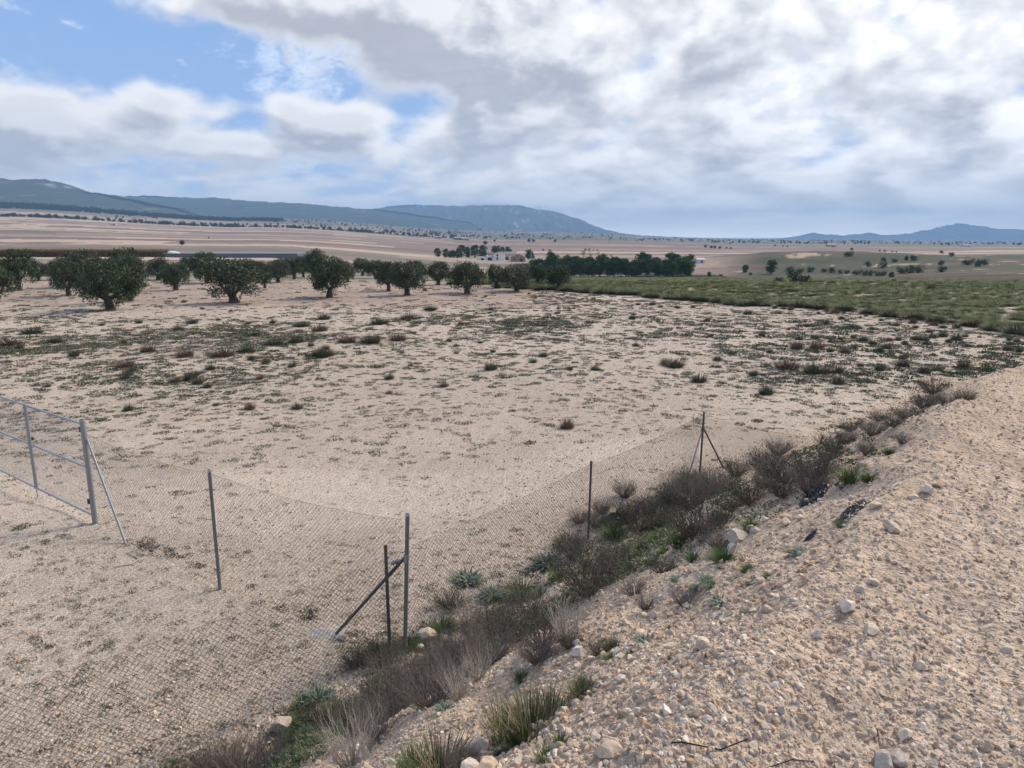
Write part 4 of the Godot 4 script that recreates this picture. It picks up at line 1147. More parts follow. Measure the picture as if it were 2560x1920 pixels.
func place_trees() -> void:
	var pr := {}
	for k in ["olive", "pine", "oak", "poplar", "bush"]:
		pr[k] = []
		for e in (6 if k == "olive" else 4): pr[k].push_back(make_tree(k, 2000 + e * 31 + k.length() * 7))
	rng.seed = 55
	for k in OLIVES.size():
		var q: Array = OLIVES[k]
		var o := copy(pr.olive[k % 6], "olive_tree", Vector3(q[0] + q[4] * 0.5, gy(q[0], q[1]), q[1]), rc(0, TAU), Vector3(q[3] / 4.2, q[2] / 3.75, q[3] / 4.2))
		var near: bool = q[1] > -72.0
		tag(o, "%s dark olive tree %s, %s" % [size_word(q[3], [2.8, 3.6, 4.6], ["narrow", "round", "broad", "spreading"]), "in the front row" if near else ("at the grove back edge" if q[1] < -105.0 else "inside the grove"), size_word(q[0], [-44.0, -34.0, -22.0, -8.0], ["far past the gate", "beyond the gate", "between gate and middle rows", "in the middle rows", "towards the esparto belt"])], "olive tree", "front row of olive trees" if near else "olive trees of the grove")
	for q in GROVE_PINES:
		var s: float = q[2] / 7.8
		tag(copy(pr.pine[rng.randi() % 4], "pine_tree", Vector3(q[0], gy(q[0], q[1]), q[1]), rc(0, TAU), Vector3(s, s, s) * 1.12), "rounded green pine in the dense grove behind the esparto belt", "pine tree", "pines of the grove")
	for q in YARD_PINES:
		var s: float = q[2] / 7.8
		tag(copy(pr.pine[rng.randi() % 4], "pine_tree", Vector3(q[0], gy(q[0], q[1]), q[1]), rc(0, TAU), Vector3(s * 1.1, s, s * 1.1)), "dark pine tree growing round the white farmhouse", "pine tree", "pines round the farmhouse")
	for q in POPLARS:
		var s: float = q[2] / 9.0
		tag(copy(pr.poplar[rng.randi() % 4], "poplar_tree", Vector3(q[0], gy(q[0], q[1]), q[1]), rc(0, TAU), Vector3.ONE * s), "slender yellowing poplar rising behind the pine grove", "poplar tree", "poplars behind the pine grove")
	var lone := ["tall lone pine standing just behind the esparto belt", "small pine standing beside the tall lone pine", "low pine at the edge of the dark ploughed field", "small dark tree on the scrubby low hill", "small pine at the end of the pine grove"]
	for k in LONE_PINES.size():
		var q: Array = LONE_PINES[k]
		var s: float = q[2] / 7.8
		tag(copy(pr.pine[k % 4], "lone_pine", Vector3(q[0], gy(q[0], q[1]), q[1]), rc(0, TAU), Vector3(s * 1.15, s, s * 1.15)), lone[k], "pine tree")
	for k in LONE_BUSHES.size():
		var q: Array = LONE_BUSHES[k]
		var s: float = q[2]
		var wide := 2.2 if k == 0 else 1.5
		tag(copy(pr.bush[rng.randi() % 4], "bush", Vector3(q[0], gy(q[0], q[1]), q[1]), rc(0, TAU), Vector3(s * wide * 0.75, s * (1.4 if k == 0 else 1.1), s * 0.9)), "broad dark bush rising out of the esparto belt" if k == 0 else "round dark bush among the scrub beyond the esparto belt", "bush", "" if k == 0 else "bushes of the scrubland")
	for q in FAR_TREES:
		var s: float = q[2] / 6.2
		tag(copy(pr.oak[rng.randi() % 4], "oak_tree", Vector3(q[0], ht(q[0], q[1]), q[1]), rc(0, TAU), Vector3.ONE * s), "round dark tree standing alone in the fields of the valley", "tree", "scattered trees of the valley")
	# woods that read as one mass
	var mm := []
	for p in pr.oak: mm.push_back(merged(p))
	woods("wood_belt", "long belt of dark pine wood at the foot of the hills", mm, func() -> Vector3:
		var u := rc(-0.80, -0.30)
		var d := 2350.0 + 620.0 * rng.randf() + 1000.0 * maxf(u + 0.62, 0.0)
		return Vector3(u * d, 0, -d), 4200, 1.4)
	woods("tree_row", "thin row of dark trees crossing the straw fields", mm, func() -> Vector3:
		var u := rc(-0.70, -0.08)
		var d := 1560.0 + 30.0 * rng.randf() + 260.0 * (u + 0.68)
		return Vector3(u * d, 0, -d), 520, 1.0)
	woods("far_scrub", "scattered dark trees and hedges far across the valley", mm, func() -> Vector3:
		var u := rc(-0.55, 0.72)
		var d := 1900.0 * exp(rng.randf() * 1.25)
		if n_mid.get_noise_2d(u * d * 0.035, d * 0.30) < 0.16: d = -1.0
		return Vector3(u * d, 0, -d), 6500, 0.95)

func merged(p: Node3D) -> Mesh:
	var st := SurfaceTool.new()
	st.append_from(p.get_child(1).mesh, 0, Transform3D.IDENTITY)
	st.append_from(p.get_child(0).mesh, 0, Transform3D.IDENTITY)
	st.set_material(M.leaf)
	return st.commit()

func woods(called: String, label: String, meshes: Array, pick: Callable, n: int, size: float) -> void:
	var sets := []
	for k in meshes.size(): sets.push_back([[], []])
	for k in n:
		var p: Vector3 = pick.call()
		if p.z > -10.0: continue
		var s := size * (0.4 + 1.0 * pow(rng.randf(), 1.6))
		sets[k % meshes.size()][0].push_back(Transform3D(Basis(Vector3.UP, rc(0, TAU)) * Basis.from_scale(Vector3(s, s * rc(0.8, 1.3), s)), Vector3(p.x, ht(p.x, p.z), p.z)))
		sets[k % meshes.size()][1].push_back(tint(Color(1, 1, 1), 0.2))
	var g := base(called, Vector3.ZERO)
	tag(g, label, "trees", "", "stuff")
	for k in meshes.size(): multi("trees", meshes[k], sets[k][0], sets[k][1], g)

# ---------------------------------------------------------------- fence and gate
const GALV := Color(0.46, 0.49, 0.53)
const GREYED := Color(0.155, 0.160, 0.170)
const RUSTY := Color(0.050, 0.040, 0.034)

func ground_at(x: float, z: float) -> Vector3:
	return Vector3(x, gy(x, z), z)

# woven wire between two posts: every wire a zigzag that hooks into its neighbours
func chain_link(parent: Node3D, a: Vector3, b: Vector3, ha: float, hb: float, sag: float, col: Color, sd: int) -> void:
	rng.seed = sd
	var o := parent.position
	var mb := MB.new()
	var p := 0.037
	var flat := Vector3(b.x - a.x, 0, b.z - a.z)
	var length := flat.length()
	var dir := flat / length
	var side := dir.cross(Vector3.UP)
	var n := int(length / p)
	for i in n:
		var f0 := float(i) / n
		var f1 := float(i + 1) / n
		var top0 := lerpf(a.y + ha, b.y + hb, f0) - sag * 4.0 * f0 * (1.0 - f0)
		var g0 := a + dir * (f0 * length)
		var low := gy(g0.x, g0.z) + 0.01
		var steps := int(maxf((top0 - low) / p, 2.0))
		var last := Vector3.ZERO
		for k in steps + 1:
			var f := f0 if (k + i) % 2 == 0 else f1
			var top := lerpf(a.y + ha, b.y + hb, f) - sag * 4.0 * f * (1.0 - f)
			var q := a + dir * (f * length)
			q.y = top - k * p
			q += side * (0.05 * sin(f * 9.0 + sd) * sin(k * 0.07) + 0.012 * n_fine.get_noise_2d(f * 300.0, k * 3.0))
			if k > 0: mb.tube(last - o, q - o, 0.0022, 0.0022, 3, col)
			last = q
	for e in 3:
		var lift := [0.0, 0.5, 0.97][e] as float
		var seg := 24
		var prev := Vector3.ZERO
		for k in seg + 1:
			var f := float(k) / seg
			var q := a + dir * (f * length)
			q.y = lerpf(a.y + ha * (1.0 - lift), b.y + hb * (1.0 - lift), f) - sag * 4.0 * f * (1.0 - f) * (1.0 - lift)
			if k > 0: mb.tube(prev - o, q - o, 0.0022, 0.0022, 3, col)
			prev = q
	var m := part("wire_mesh", mb, M.wire, parent)
	m.set_meta("kind", "stuff")

func post(parent: Node3D, foot: Vector3, top: Vector3, r: float, col: Color, m: Material, called := "post", cap := Color(0.5, 0.52, 0.55)) -> void:
	var o := parent.position
	var mb := MB.new()
	var d := (top - foot).normalized()
	mb.tube(foot - d * 0.25 - o, top - o, r, r, 14, col, true)
	var p := part(called, mb, m, parent)
	if called == "post":
		var cb := MB.new()
		cb.tube(top - d * 0.03 - o, top + d * 0.006 - o, r + 0.003, r + 0.003, 14, cap)
		cb.tube(top + d * 0.006 - o, top + d * 0.02 - o, r + 0.003, r * 0.4, 14, cap, true)
		part("cap", cb, m, p)

func build_fence() -> void:
	var gate_p := ground_at(-8.48, -14.33)
	var p2 := ground_at(-4.97, -11.77)
	var cor := ground_at(-1.54, -9.80)
	var cs := ground_at(-1.74, -9.68)
	var p3 := ground_at(1.50, -13.82)
	var p4 := ground_at(4.71, -17.90)
	var p5 := ground_at(8.05, -19.0)
	var pl := ground_at(-5.60, -5.75)
	# low fence along the foot of the embankment
	var f := base("chain_link_fence", cs)
	tag(f, "low rusty chain link fence on dark posts along the foot of the embankment", "fence")
	post(f, cs, cs + Vector3(-0.01, 1.64, 0.0), 0.024, GREYED, M.dull_steel, "post", Color(0.35, 0.14, 0.07))
	post(f, p3, p3 + Vector3(0.03, 1.58, 0.0), 0.023, GREYED, M.dull_steel, "post", Color(0.2, 0.2, 0.21))
	post(f, p4, p4 + Vector3(0.03, 1.52, 0.0), 0.025, GREYED, M.dull_steel, "post", Color(0.2, 0.2, 0.21))
	post(f, p5, p5 + Vector3(0.14, 0.55, 0.0), 0.022, GREYED, M.dull_steel, "post", Color(0.2, 0.2, 0.21))
	post(f, pl, pl + Vector3(0.0, 1.6, 0.0), 0.024, GREYED, M.dull_steel, "post", Color(0.2, 0.2, 0.21))
	post(f, ground_at(4.36, -17.62), p4 + Vector3(0.0, 1.05, 0.0), 0.018, GALV, M.galvanised, "brace")
	post(f, ground_at(5.40, -18.25), p4 + Vector3(0.05, 1.10, 0.0), 0.021, GREYED, M.dull_steel, "brace")
	var cl := MB.new()
	cl.tube(p4 + Vector3(0.0, 1.05, 0) - cs, p4 + Vector3(0.02, 1.15, 0) - cs, 0.031, 0.031, 12, GREYED, true)
	part("clamp", cl, M.dull_steel, f)
	chain_link(f, cs, p3, 1.50, 1.52, 0.05, RUSTY, 1)
	chain_link(f, p3, p4, 1.50, 1.48, 0.06, RUSTY, 2)
	chain_link(f, p4, p5, 1.40, 0.50, 0.04, Color(0.10, 0.085, 0.075), 3)
	chain_link(f, pl, cs, 1.55, 1.45, 0.06, RUSTY, 4)
	# taller fence from the corner to the gate
	var t := base("tall_fence", cor)
	tag(t, "tall galvanised chain link fence running from the corner post to the gate", "fence")
	post(t, cor, cor + Vector3(0.09, 2.06, 0.0), 0.030, Color(0.27, 0.29, 0.32), M.galvanised, "post", Color(0.62, 0.68, 0.78))
	post(t, p2, p2 + Vector3(-0.02, 2.12, 0.0), 0.029, Color(0.25, 0.27, 0.30), M.galvanised, "post", Color(0.55, 0.58, 0.62))
	post(t, ground_at(-2.64, -10.22), cor + Vector3(0.04, 1.42, 0.0), 0.024, Color(0.16, 0.165, 0.175), M.dull_steel, "brace")
	var c2 := MB.new()
	c2.tube(Vector3(0.045, 1.34, 0), Vector3(0.055, 1.46, 0), 0.037, 0.037, 12, GALV, true)
	c2.tube(Vector3(-0.02, 1.37, -0.01), Vector3(-0.16, 1.30, -0.06), 0.030, 0.030, 10, GALV, true)
	part("clamp", c2, M.galvanised, t)
	var ft := MB.new()
	var fb := ground_at(-2.78, -10.26) - cor
	for k in 9:
		var a0 := TAU * k / 9
		var a1 := TAU * (k + 1) / 9
		var r0 := 0.26 + 0.06 * sin(k * 2.7)
		var r1 := 0.26 + 0.06 * sin((k + 1) * 2.7) if k < 8 else 0.26
		ft.tri(fb + Vector3(0, 0.06, 0), fb + Vector3(cos(a1) * r1 * 1.3, -0.02, sin(a1) * r1), fb + Vector3(cos(a0) * r0 * 1.3, -0.02, sin(a0) * r0), Color(0.42, 0.40, 0.38))
	part("concrete_foot", ft, M.stone, t)
	chain_link(t, cor, p2, 1.98, 2.06, 0.10, Color(0.20, 0.185, 0.172), 5)
	chain_link(t, p2, gate_p, 2.06, 1.90, 0.10, Color(0.22, 0.205, 0.19), 6)
	# gate: two leaves between heavy posts
	var dir := Vector3(-2.23, 0, -1.71).normalized()
	var leaf_w := 2.80
	var g := base("gate", gate_p)
	tag(g, "double leaf galvanised tube gate with welded wire infill and padlock", "gate")
	post(g, gate_p, gate_p + Vector3(-0.03, 2.17, 0.0), 0.052, GALV * 0.85, M.galvanised, "post")
	var far_p := gate_p + dir * (leaf_w * 2.0 + 0.12)
	far_p.y = gy(far_p.x, far_p.z)
	post(g, far_p, far_p + Vector3(0, 2.17, 0.0), 0.052, GALV * 0.85, M.galvanised, "post")
	post(g, ground_at(-7.37, -13.36), gate_p + Vector3(0.03, 1.76, 0.0), 0.023, Color(0.36, 0.385, 0.43), M.galvanised, "brace")
	for s in 2:
		var a := dir * (0.07 + s * (leaf_w + 0.02))
		var b := a + dir * (leaf_w - 0.05)
		var fr := MB.new()
		for hgt in [0.16, 1.18, 2.08]:
			var lean: float = -0.03 * hgt / 2.1
			fr.tube(a + Vector3(lean, hgt, 0), b + Vector3(lean, hgt, 0), 0.021, 0.021, 10, GALV, true)
		for e in [a, b]: fr.tube(e + Vector3(0, 0.14, 0), e + Vector3(-0.03, 2.10, 0), 0.026, 0.026, 10, GALV * 0.9, true)
		var leaf_o := part("leaf_frame", fr, M.galvanised, g)
		var wm := MB.new()
		var nw := int(leaf_w / 0.045)
		for k in nw:
			var q := a.lerp(b, (k + 0.5) / nw)
			wm.tube(q + Vector3(0, 0.16, 0), q + Vector3(-0.03, 2.08, 0), 0.0022, 0.0022, 4, Color(0.30, 0.30, 0.31))
		for k in 9:
			var hy := 0.26 + 0.205 * k
			wm.tube(a + Vector3(-0.03 * hy / 2.1, hy, 0), b + Vector3(-0.03 * hy / 2.1, hy, 0), 0.0022, 0.0022, 4, Color(0.30, 0.30, 0.31))
		var w := part("wire_infill", wm, M.wire, leaf_o)
		w.set_meta("kind", "stuff")
	var hb := MB.new()
	for hy in [0.42, 1.92]: hb.box(Vector3(-0.02, hy, 0.0) + dir * 0.045, dir * 0.03, Vector3.UP * 0.10, dir.cross(Vector3.UP) * 0.058, Color(0.10, 0.10, 0.11))
	part("hinge", hb, M.dull_steel, g)
	var lock := MB.new()
	var lp := dir * (leaf_w - 0.06) + Vector3(0.03, 1.30, 0.03)
	lock.box(lp, Vector3(0.025, 0, 0), Vector3.UP * 0.06, Vector3(0, 0, 0.012), Color(0.05, 0.05, 0.055))
	for k in 6:
		var a0 := PI * k / 6
		var a1 := PI * (k + 1) / 6
		lock.tube(lp + Vector3(cos(a0) * 0.018, 0.06 + sin(a0) * 0.035, 0), lp + Vector3(cos(a1) * 0.018, 0.06 + sin(a1) * 0.035, 0), 0.004, 0.004, 6, Color(0.4, 0.4, 0.42))
	part("padlock", lock, M.dull_steel, g)
	var bolt := MB.new()
	bolt.tube(dir * (leaf_w + 0.03) + Vector3(0.0, -0.05, 0.02), dir * (leaf_w + 0.03) + Vector3(0, 0.45, 0.02), 0.010, 0.010, 8, GALV * 0.7, true)
	part("drop_bolt", bolt, M.galvanised, g)

# ---------------------------------------------------------------- litter
func crumpled(at: Vector3, along_v: Vector3, length: float, width: float, height: float, sd: int, pleats: float) -> MB:
	var nz := FastNoiseLite.new()
	nz.seed = sd
	nz.frequency = 1.0
	nz.fractal_octaves = 3
	var mb := MB.new()
	var nu := 34
	var nv := 22
	var P := []
	var flat := Vector3(along_v.x, 0, along_v.z).normalized()
	var sd_v := flat.cross(Vector3.UP)
	for j in nv + 1:
		for i in nu + 1:
			var u := float(i) / nu - 0.5
			var v := float(j) / nv - 0.5
			var ragged := 1.0 + 0.35 * nz.get_noise_2d(u * 5.0, 7.0 + v)
			var q := at + flat * u * length * (1.0 + 0.2 * nz.get_noise_2d(v * 6.0, 3.0)) + sd_v * v * width * ragged
			var edge := (1.0 - pow(absf(u) * 2.0, 3.0)) * (1.0 - pow(absf(v) * 2.0, 4.0))
			q.y = gy(q.x, q.z) + 0.004 + edge * height * (0.55 + 0.6 * nz.get_noise_2d(u * 6.0, v * 5.0) + 0.35 * absf(sin(v * pleats + 2.0 * nz.get_noise_2d(u * 3.0, v * 3.0))))
			P.push_back(q - at)
	var w := nu + 1
	for j in nv:
		for i in nu:
			var k := j * w + i
			mb.quad(P[k], P[k + 1], P[k + w + 1], P[k + w], Color(0.012, 0.014, 0.020))
	return mb

func build_litter() -> void:
	var items := [
		[2.43, -5.70, Vector3(0.62, 0, -0.78), 0.36, 0.16, 0.07, 1, 6.0, "crumpled black plastic sheet half buried below a dry shrub"],
		[2.12, -4.40, Vector3(0.75, 0, -0.66), 0.34, 0.09, 0.03, 2, 22.0, "pleated black plastic strip poking out of the gravel slope"],
		[1.84, -4.30, Vector3(0.80, 0, -0.6), 0.12, 0.05, 0.02, 3, 9.0, "small black plastic scrap lying on the gravel slope"],
		[2.20, -14.64, Vector3(0.8, 0, -0.6), 0.85, 0.42, 0.22, 4, 7.0, "torn black plastic bag caught among the shrubs by the fence"]]
	for q in items:
		var at := ground_at(q[0], q[1])
		var o := part("plastic_sheet", crumpled(at, q[2], q[3], q[4], q[5], q[6], q[7]), M.plastic)
		o.position = at
		tag(o, q[8], "plastic sheet")
	var sticks := [
		[[[-7.05, -13.15], [-7.12, -12.95], [-6.95, -12.85], [-6.80, -12.72], [-6.85, -12.55], [-7.10, -12.35]], 0.012, Color(0.42, 0.38, 0.34), "stick", "bare pale crooked stick lying near the gate brace foot", "stick"],
		[[[0.42, -2.06], [0.52, -2.02], [0.64, -2.03], [0.74, -2.08]], 0.0024, Color(0.02, 0.02, 0.022), "hose_piece", "thin black irrigation hose end poking from the gravel", "hose"],
		[[[0.78, -2.00], [0.86, -2.02], [0.94, -2.05]], 0.0018, Color(0.02, 0.02, 0.022), "hose_piece", "short black hose scrap lying on the road edge gravel", "hose"]]
	for s in sticks:
		var first := ground_at(s[0][0][0], s[0][0][1])
		var mb := MB.new()
		var prev := Vector3.ZERO
		for k in s[0].size():
			var q := ground_at(s[0][k][0], s[0][k][1]) + Vector3(0, s[1] + 0.02 * (k % 2), 0) - first
			if k > 0: mb.tube(prev, q, s[1], s[1] * 0.85, 7, s[2], true)
			prev = q
		var o := part(s[3], mb, M.dry)
		o.position = first
		tag(o, s[4], s[5])

# ---------------------------------------------------------------- farm
func walls(parent: Node3D, at: Vector3, w: float, d: float, h: float, ridge: float, along_x: bool, wall: Color, roof: Color, over := 0.35) -> void:
	# a block with a pitched roof: w across, d deep; ridge is the height of the gable above the eaves
	var mb := MB.new()
	mb.box(at + Vector3(0, -0.6, 0), Vector3(w / 2, 0, 0), Vector3.UP * (h + 0.6), Vector3(0, 0, d / 2), wall)
	var rf := MB.new()
	var t := 0.16
	if ridge <= 0.0:
		rf.box(at + Vector3(0, h, 0), Vector3(w / 2 + over * 0.5, 0, 0), Vector3.UP * t, Vector3(0, 0, d / 2 + over * 0.5), roof)
	else:
		for s in [-1.0, 1.0]:
			var e := (w if not along_x else d) / 2.0
			var run := e + over
			var drop := ridge * over / e
			var l := ((d if not along_x else w) / 2.0) + over
			var a: Vector3
			var b: Vector3
			var lv: Vector3
			if along_x:
				a = at + Vector3(0, h - drop, s * run); b = at + Vector3(0, h + ridge, 0); lv = Vector3(l, 0, 0)
			else:
				a = at + Vector3(s * run, h - drop, 0); b = at + Vector3(0, h + ridge, 0); lv = Vector3(0, 0, l)
			var up := Vector3.UP * t
			rf.quad(a - lv + up, b - lv + up, b + lv + up, a + lv + up, roof)
			rf.quad(a - lv, a + lv, b + lv, b - lv, roof)
			rf.quad(a - lv, a - lv + up, a + lv + up, a + lv, roof)
			rf.quad(a - lv, b - lv, b - lv + up, a - lv + up, roof)
			rf.quad(a + lv, a + lv + up, b + lv + up, b + lv, roof)
			if along_x:
				for q in [-1.0, 1.0]: mb.tri(at + Vector3(q * w / 2, h, -d / 2), at + Vector3(q * w / 2, h, d / 2), at + Vector3(q * w / 2, h + ridge, 0), wall)
			elif s > 0.0:
				for q in [-1.0, 1.0]: mb.tri(at + Vector3(-w / 2, h, q * d / 2), at + Vector3(w / 2, h, q * d / 2), at + Vector3(0, h + ridge, q * d / 2), wall)
	part("wall", mb, M.render, parent)
	part("roof", rf, M.render, parent)

func opening(parent: Node3D, called: String, at: Vector3, w: float, h: float, col: Color, frame := Color(0.16, 0.07, 0.05)) -> void:
	var fb := MB.new()
	fb.box(at + Vector3(0, -0.08, 0.03), Vector3(w / 2 + 0.1, 0, 0), Vector3.UP * (h + 0.16), Vector3(0, 0, 0.05), frame)
	var f := part(called, fb, M.render, parent)
	var gb := MB.new()
	gb.box(at + Vector3(0, 0, 0.06), Vector3(w / 2, 0, 0), Vector3.UP * h, Vector3(0, 0, 0.045), col)
	part("pane" if called == "window" else "leaf", gb, M.window_glass if called == "window" else M.render, f)

func build_farm() -> void:
	var cream := Color(0.90, 0.86, 0.78)
	var tile := Color(0.40, 0.26, 0.19)
	var dark := Color(0.025, 0.028, 0.035)
	var h := base("farmhouse", Vector3(-9.2, ht(-9.2, -528.0), -530.0))
	tag(h, "cream two storey farmhouse with tiled gable and low white annexes", "house")
	walls(h, Vector3(0, 0, 0), 7.8, 9.0, 4.5, 1.7, false, cream, tile)
	opening(h, "window", Vector3(-1.0, 3.0, 4.5), 1.0, 1.3, dark)
	opening(h, "window", Vector3(-1.0, 0.9, 4.5), 1.0, 1.3, dark)
	walls(h, Vector3(-6.3, 0, 1.2), 4.7, 7.0, 2.7, 0.8, true, Color(0.86, 0.84, 0.80), Color(0.36, 0.34, 0.34))
	opening(h, "door", Vector3(-6.2, 0.1, 4.7), 2.9, 2.0, Color(0.05, 0.06, 0.085), Color(0.3, 0.3, 0.3))
	walls(h, Vector3(-12.1, 0, 1.6), 6.8, 6.0, 2.9, 0.0, true, cream, Color(0.42, 0.33, 0.27))
	opening(h, "door", Vector3(-11.4, 0.0, 4.6), 1.9, 1.7, Color(0.03, 0.035, 0.05))
	walls(h, Vector3(-5.4, 0, -4.5), 6.0, 5.0, 4.5, 1.3, false, Color(0.60, 0.56, 0.50), Color(0.50, 0.46, 0.42))
	opening(h, "window", Vector3(-6.9, 3.0, -2.0), 1.0, 1.1, dark)
	var ch := MB.new()
	ch.box(Vector3(2.2, 5.0, -1.5), Vector3(0.35, 0, 0), Vector3.UP * 1.6, Vector3(0, 0, 0.35), cream)
	part("chimney", ch, M.render, h)
	var s := base("grey_shed", Vector3(-1.1, ht(-1.1, -542.0), -542.0))
	tag(s, "long shed with grey sloping roof beside the cream farmhouse", "shed")
	walls(s, Vector3.ZERO, 8.0, 9.0, 4.2, 1.6, true, Color(0.58, 0.50, 0.42), Color(0.25, 0.25, 0.265))
	opening(s, "door", Vector3(-2.4, 0.0, 4.5), 1.6, 2.2, Color(0.10, 0.07, 0.05))
	var b := base("brick_barn", Vector3(4.2, ht(4.2, -505.0), -507.0))
	tag(b, "brown stone barn with low tiled gable beside the farmhouse", "barn")
	walls(b, Vector3.ZERO, 9.6, 9.0, 2.9, 2.2, false, Color(0.38, 0.285, 0.225), Color(0.33, 0.20, 0.15))
	opening(b, "window", Vector3(-2.6, 1.4, 4.5), 0.7, 0.7, dark)
	opening(b, "door", Vector3(2.0, 0.0, 4.5), 2.0, 2.3, Color(0.14, 0.10, 0.08))
	var ch2 := MB.new()
	ch2.box(Vector3(-5.6, -0.3, 2.0), Vector3(0.6, 0, 0), Vector3.UP * 3.6, Vector3(0, 0, 0.6), cream)
	part("chimney", ch2, M.render, b)
	var lw := base("low_outbuilding", Vector3(15.8, ht(15.8, -450.0), -452.0))
	tag(lw, "low cream outbuilding with flat roof near the farm masts", "outbuilding")
	walls(lw, Vector3.ZERO, 7.5, 5.0, 2.2, 0.9, true, Color(0.54, 0.46, 0.38), Color(0.40, 0.355, 0.32))
	opening(lw, "door", Vector3(-1.8, 0.0, 2.5), 1.2, 1.7, Color(0.16, 0.13, 0.10))
	for q in [[-28.3, -514.0, "tall pale mast standing before the dark pines of the farm"], [11.9, -470.2, "tall pale mast standing by the low outbuilding"]]:
		var at := Vector3(q[0], ht(q[0], q[1]), q[1])
		var m := base("mast", at)
		tag(m, q[2], "mast")
		var mb := MB.new()
		mb.tube(Vector3(0, -0.3, 0), Vector3(0, 9.0, 0), 0.20, 0.13, 10, Color(0.62, 0.64, 0.66), true)
		part("pole", mb, M.galvanised, m)
		var hd := MB.new()
		hd.box(Vector3(0.25, 8.7, 0), Vector3(0.4, 0, 0), Vector3.UP * 0.16, Vector3(0, 0, 0.15), Color(0.5, 0.5, 0.5))
		part("lamp_head", hd, M.galvanised, m)
	# sheds and houses across the valley
	var far := [
		[-152.7, -1568.0, 16.0, 10.0, 5.0, "pale farm building with low roof beside far trees", Color(0.50, 0.41, 0.34), Color(0.40, 0.33, 0.28)],
		[-108.0, -1540.0, 20.0, 12.0, 6.0, "open blue grey hangar of the far farm", Color(0.16, 0.17, 0.20), Color(0.36, 0.40, 0.46)],
		[-92.0, -1515.0, 16.0, 10.0, 5.0, "grey barn next to the far hangar", Color(0.42, 0.40, 0.39), Color(0.36, 0.35, 0.35)],
		[-660.0, -1262.0, 9.0, 7.0, 4.0, "small white field house among the straw fields", Color(0.72, 0.66, 0.56), Color(0.55, 0.48, 0.40)],
		[98.5, -396.0, 4.2, 3.5, 2.4, "small white shed beyond the pine grove", Color(0.74, 0.74, 0.74), Color(0.62, 0.63, 0.65)],
		[-470.0, -2080.0, 15.0, 9.0, 6.0, "pale house by the tree row far across the fields", Color(0.66, 0.60, 0.52), Color(0.45, 0.34, 0.28)],
		[-250.0, -1700.0, 7.0, 6.0, 4.0, "small pale hut in the rough grazing far away", Color(0.64, 0.57, 0.50), Color(0.50, 0.42, 0.35)],
		[410.0, -2450.0, 22.0, 10.0, 6.0, "low pale barn far away on the flat plain", Color(0.62, 0.58, 0.52), Color(0.50, 0.44, 0.40)],
		[900.0, -1500.0, 16.0, 9.0, 5.0, "white farm building below the blue mountains", Color(0.70, 0.68, 0.64), Color(0.48, 0.42, 0.38)],
		[560.0, -1330.0, 15.0, 9.0, 5.0, "tan farm building among trees on the plain", Color(0.55, 0.44, 0.35), Color(0.45, 0.36, 0.29)]]
	for q in far:
		var o := base("farm_building", Vector3(q[0], ht(q[0], q[1]), q[1]), rc(-0.3, 0.3))
		walls(o, Vector3.ZERO, q[2], q[3], q[4] * 0.72, q[4] * 0.28, true, q[6], q[7])
		opening(o, "door", Vector3(q[2] * 0.1, 0, q[3] / 2), q[2] * 0.14, q[4] * 0.45, Color(0.08, 0.07, 0.07))
		tag(o, q[5], "building")
	# lined pond with its rim, and the tarpaulin mound beside it
	var rs := base("reservoir", Vector3(-113.0, ht(-113.0, -318.0), -318.0), -0.01)
	tag(rs, "long dark lined reservoir wall with pale rim and fence posts", "reservoir")
	var wl := MB.new()
	wl.box(Vector3(0, -0.8, 0), Vector3(27.0, 0, 0), Vector3.UP * 2.2, Vector3(0, 0, 14.0), Color(0.095, 0.115, 0.145))
	part("lined_wall", wl, M.plastic, rs)
	var rm := MB.new()
	rm.box(Vector3(0, 1.4, 14.0), Vector3(27.2, 0, 0), Vector3.UP * 0.18, Vector3(0, 0, 0.4), Color(0.52, 0.52, 0.52))
	part("rim", rm, M.render, rs)
	for k in 8:
		var ps := MB.new()
		ps.tube(Vector3(-24.5 + 7.0 * k, 1.5, -10.0), Vector3(-24.5 + 7.0 * k, 4.6, -10.0), 0.06, 0.06, 6, Color(0.6, 0.6, 0.6), true)
		part("post", ps, M.galvanised, rs)
	var tp := base("tarpaulin_mound", Vector3(-140.0, ht(-140.0, -310.0), -310.0))
	tag(tp, "whitish tarpaulin covered mound at the end of the reservoir", "mound")
	var tm := MB.new()
	for i in 24:
		for j in 8:
			var pt := func(ii: int, jj: int) -> Vector3:
				var a := TAU * ii / 24.0
				var e := jj / 8.0
				return Vector3(cos(a) * 6.4 * (1.0 - e), 2.6 * (1.0 - pow(1.0 - e, 2.0)) + 0.16 * sin(ii * 2.1 + jj) * (1.0 - e) - 0.15, sin(a) * 3.2 * (1.0 - e))
			tm.quad(pt.call(i, j), pt.call(i, j + 1), pt.call(i + 1, j + 1), pt.call(i + 1, j), Color(0.70, 0.72, 0.76))
	part("tarpaulin", tm, M.render, tp)
	# dry maize on the near edge of the plain
	var mb := MB.new()
	for k in 14:
		var a := rc(0, TAU)
		blade(mb, Vector3(0, 0.18 * k, 0), Vector3(cos(a), 1.2, sin(a)), rc(0.5, 0.9), 0.09, 0.5, tint(Color(0.24, 0.155, 0.085), 0.3))
	mb.tube(Vector3(0, -0.1, 0), Vector3(0, 2.5, 0), 0.03, 0.012, 4, Color(0.26, 0.18, 0.10))
	var cm := mb.mesh(M.leaf)
	var xf := []
	var cols := []
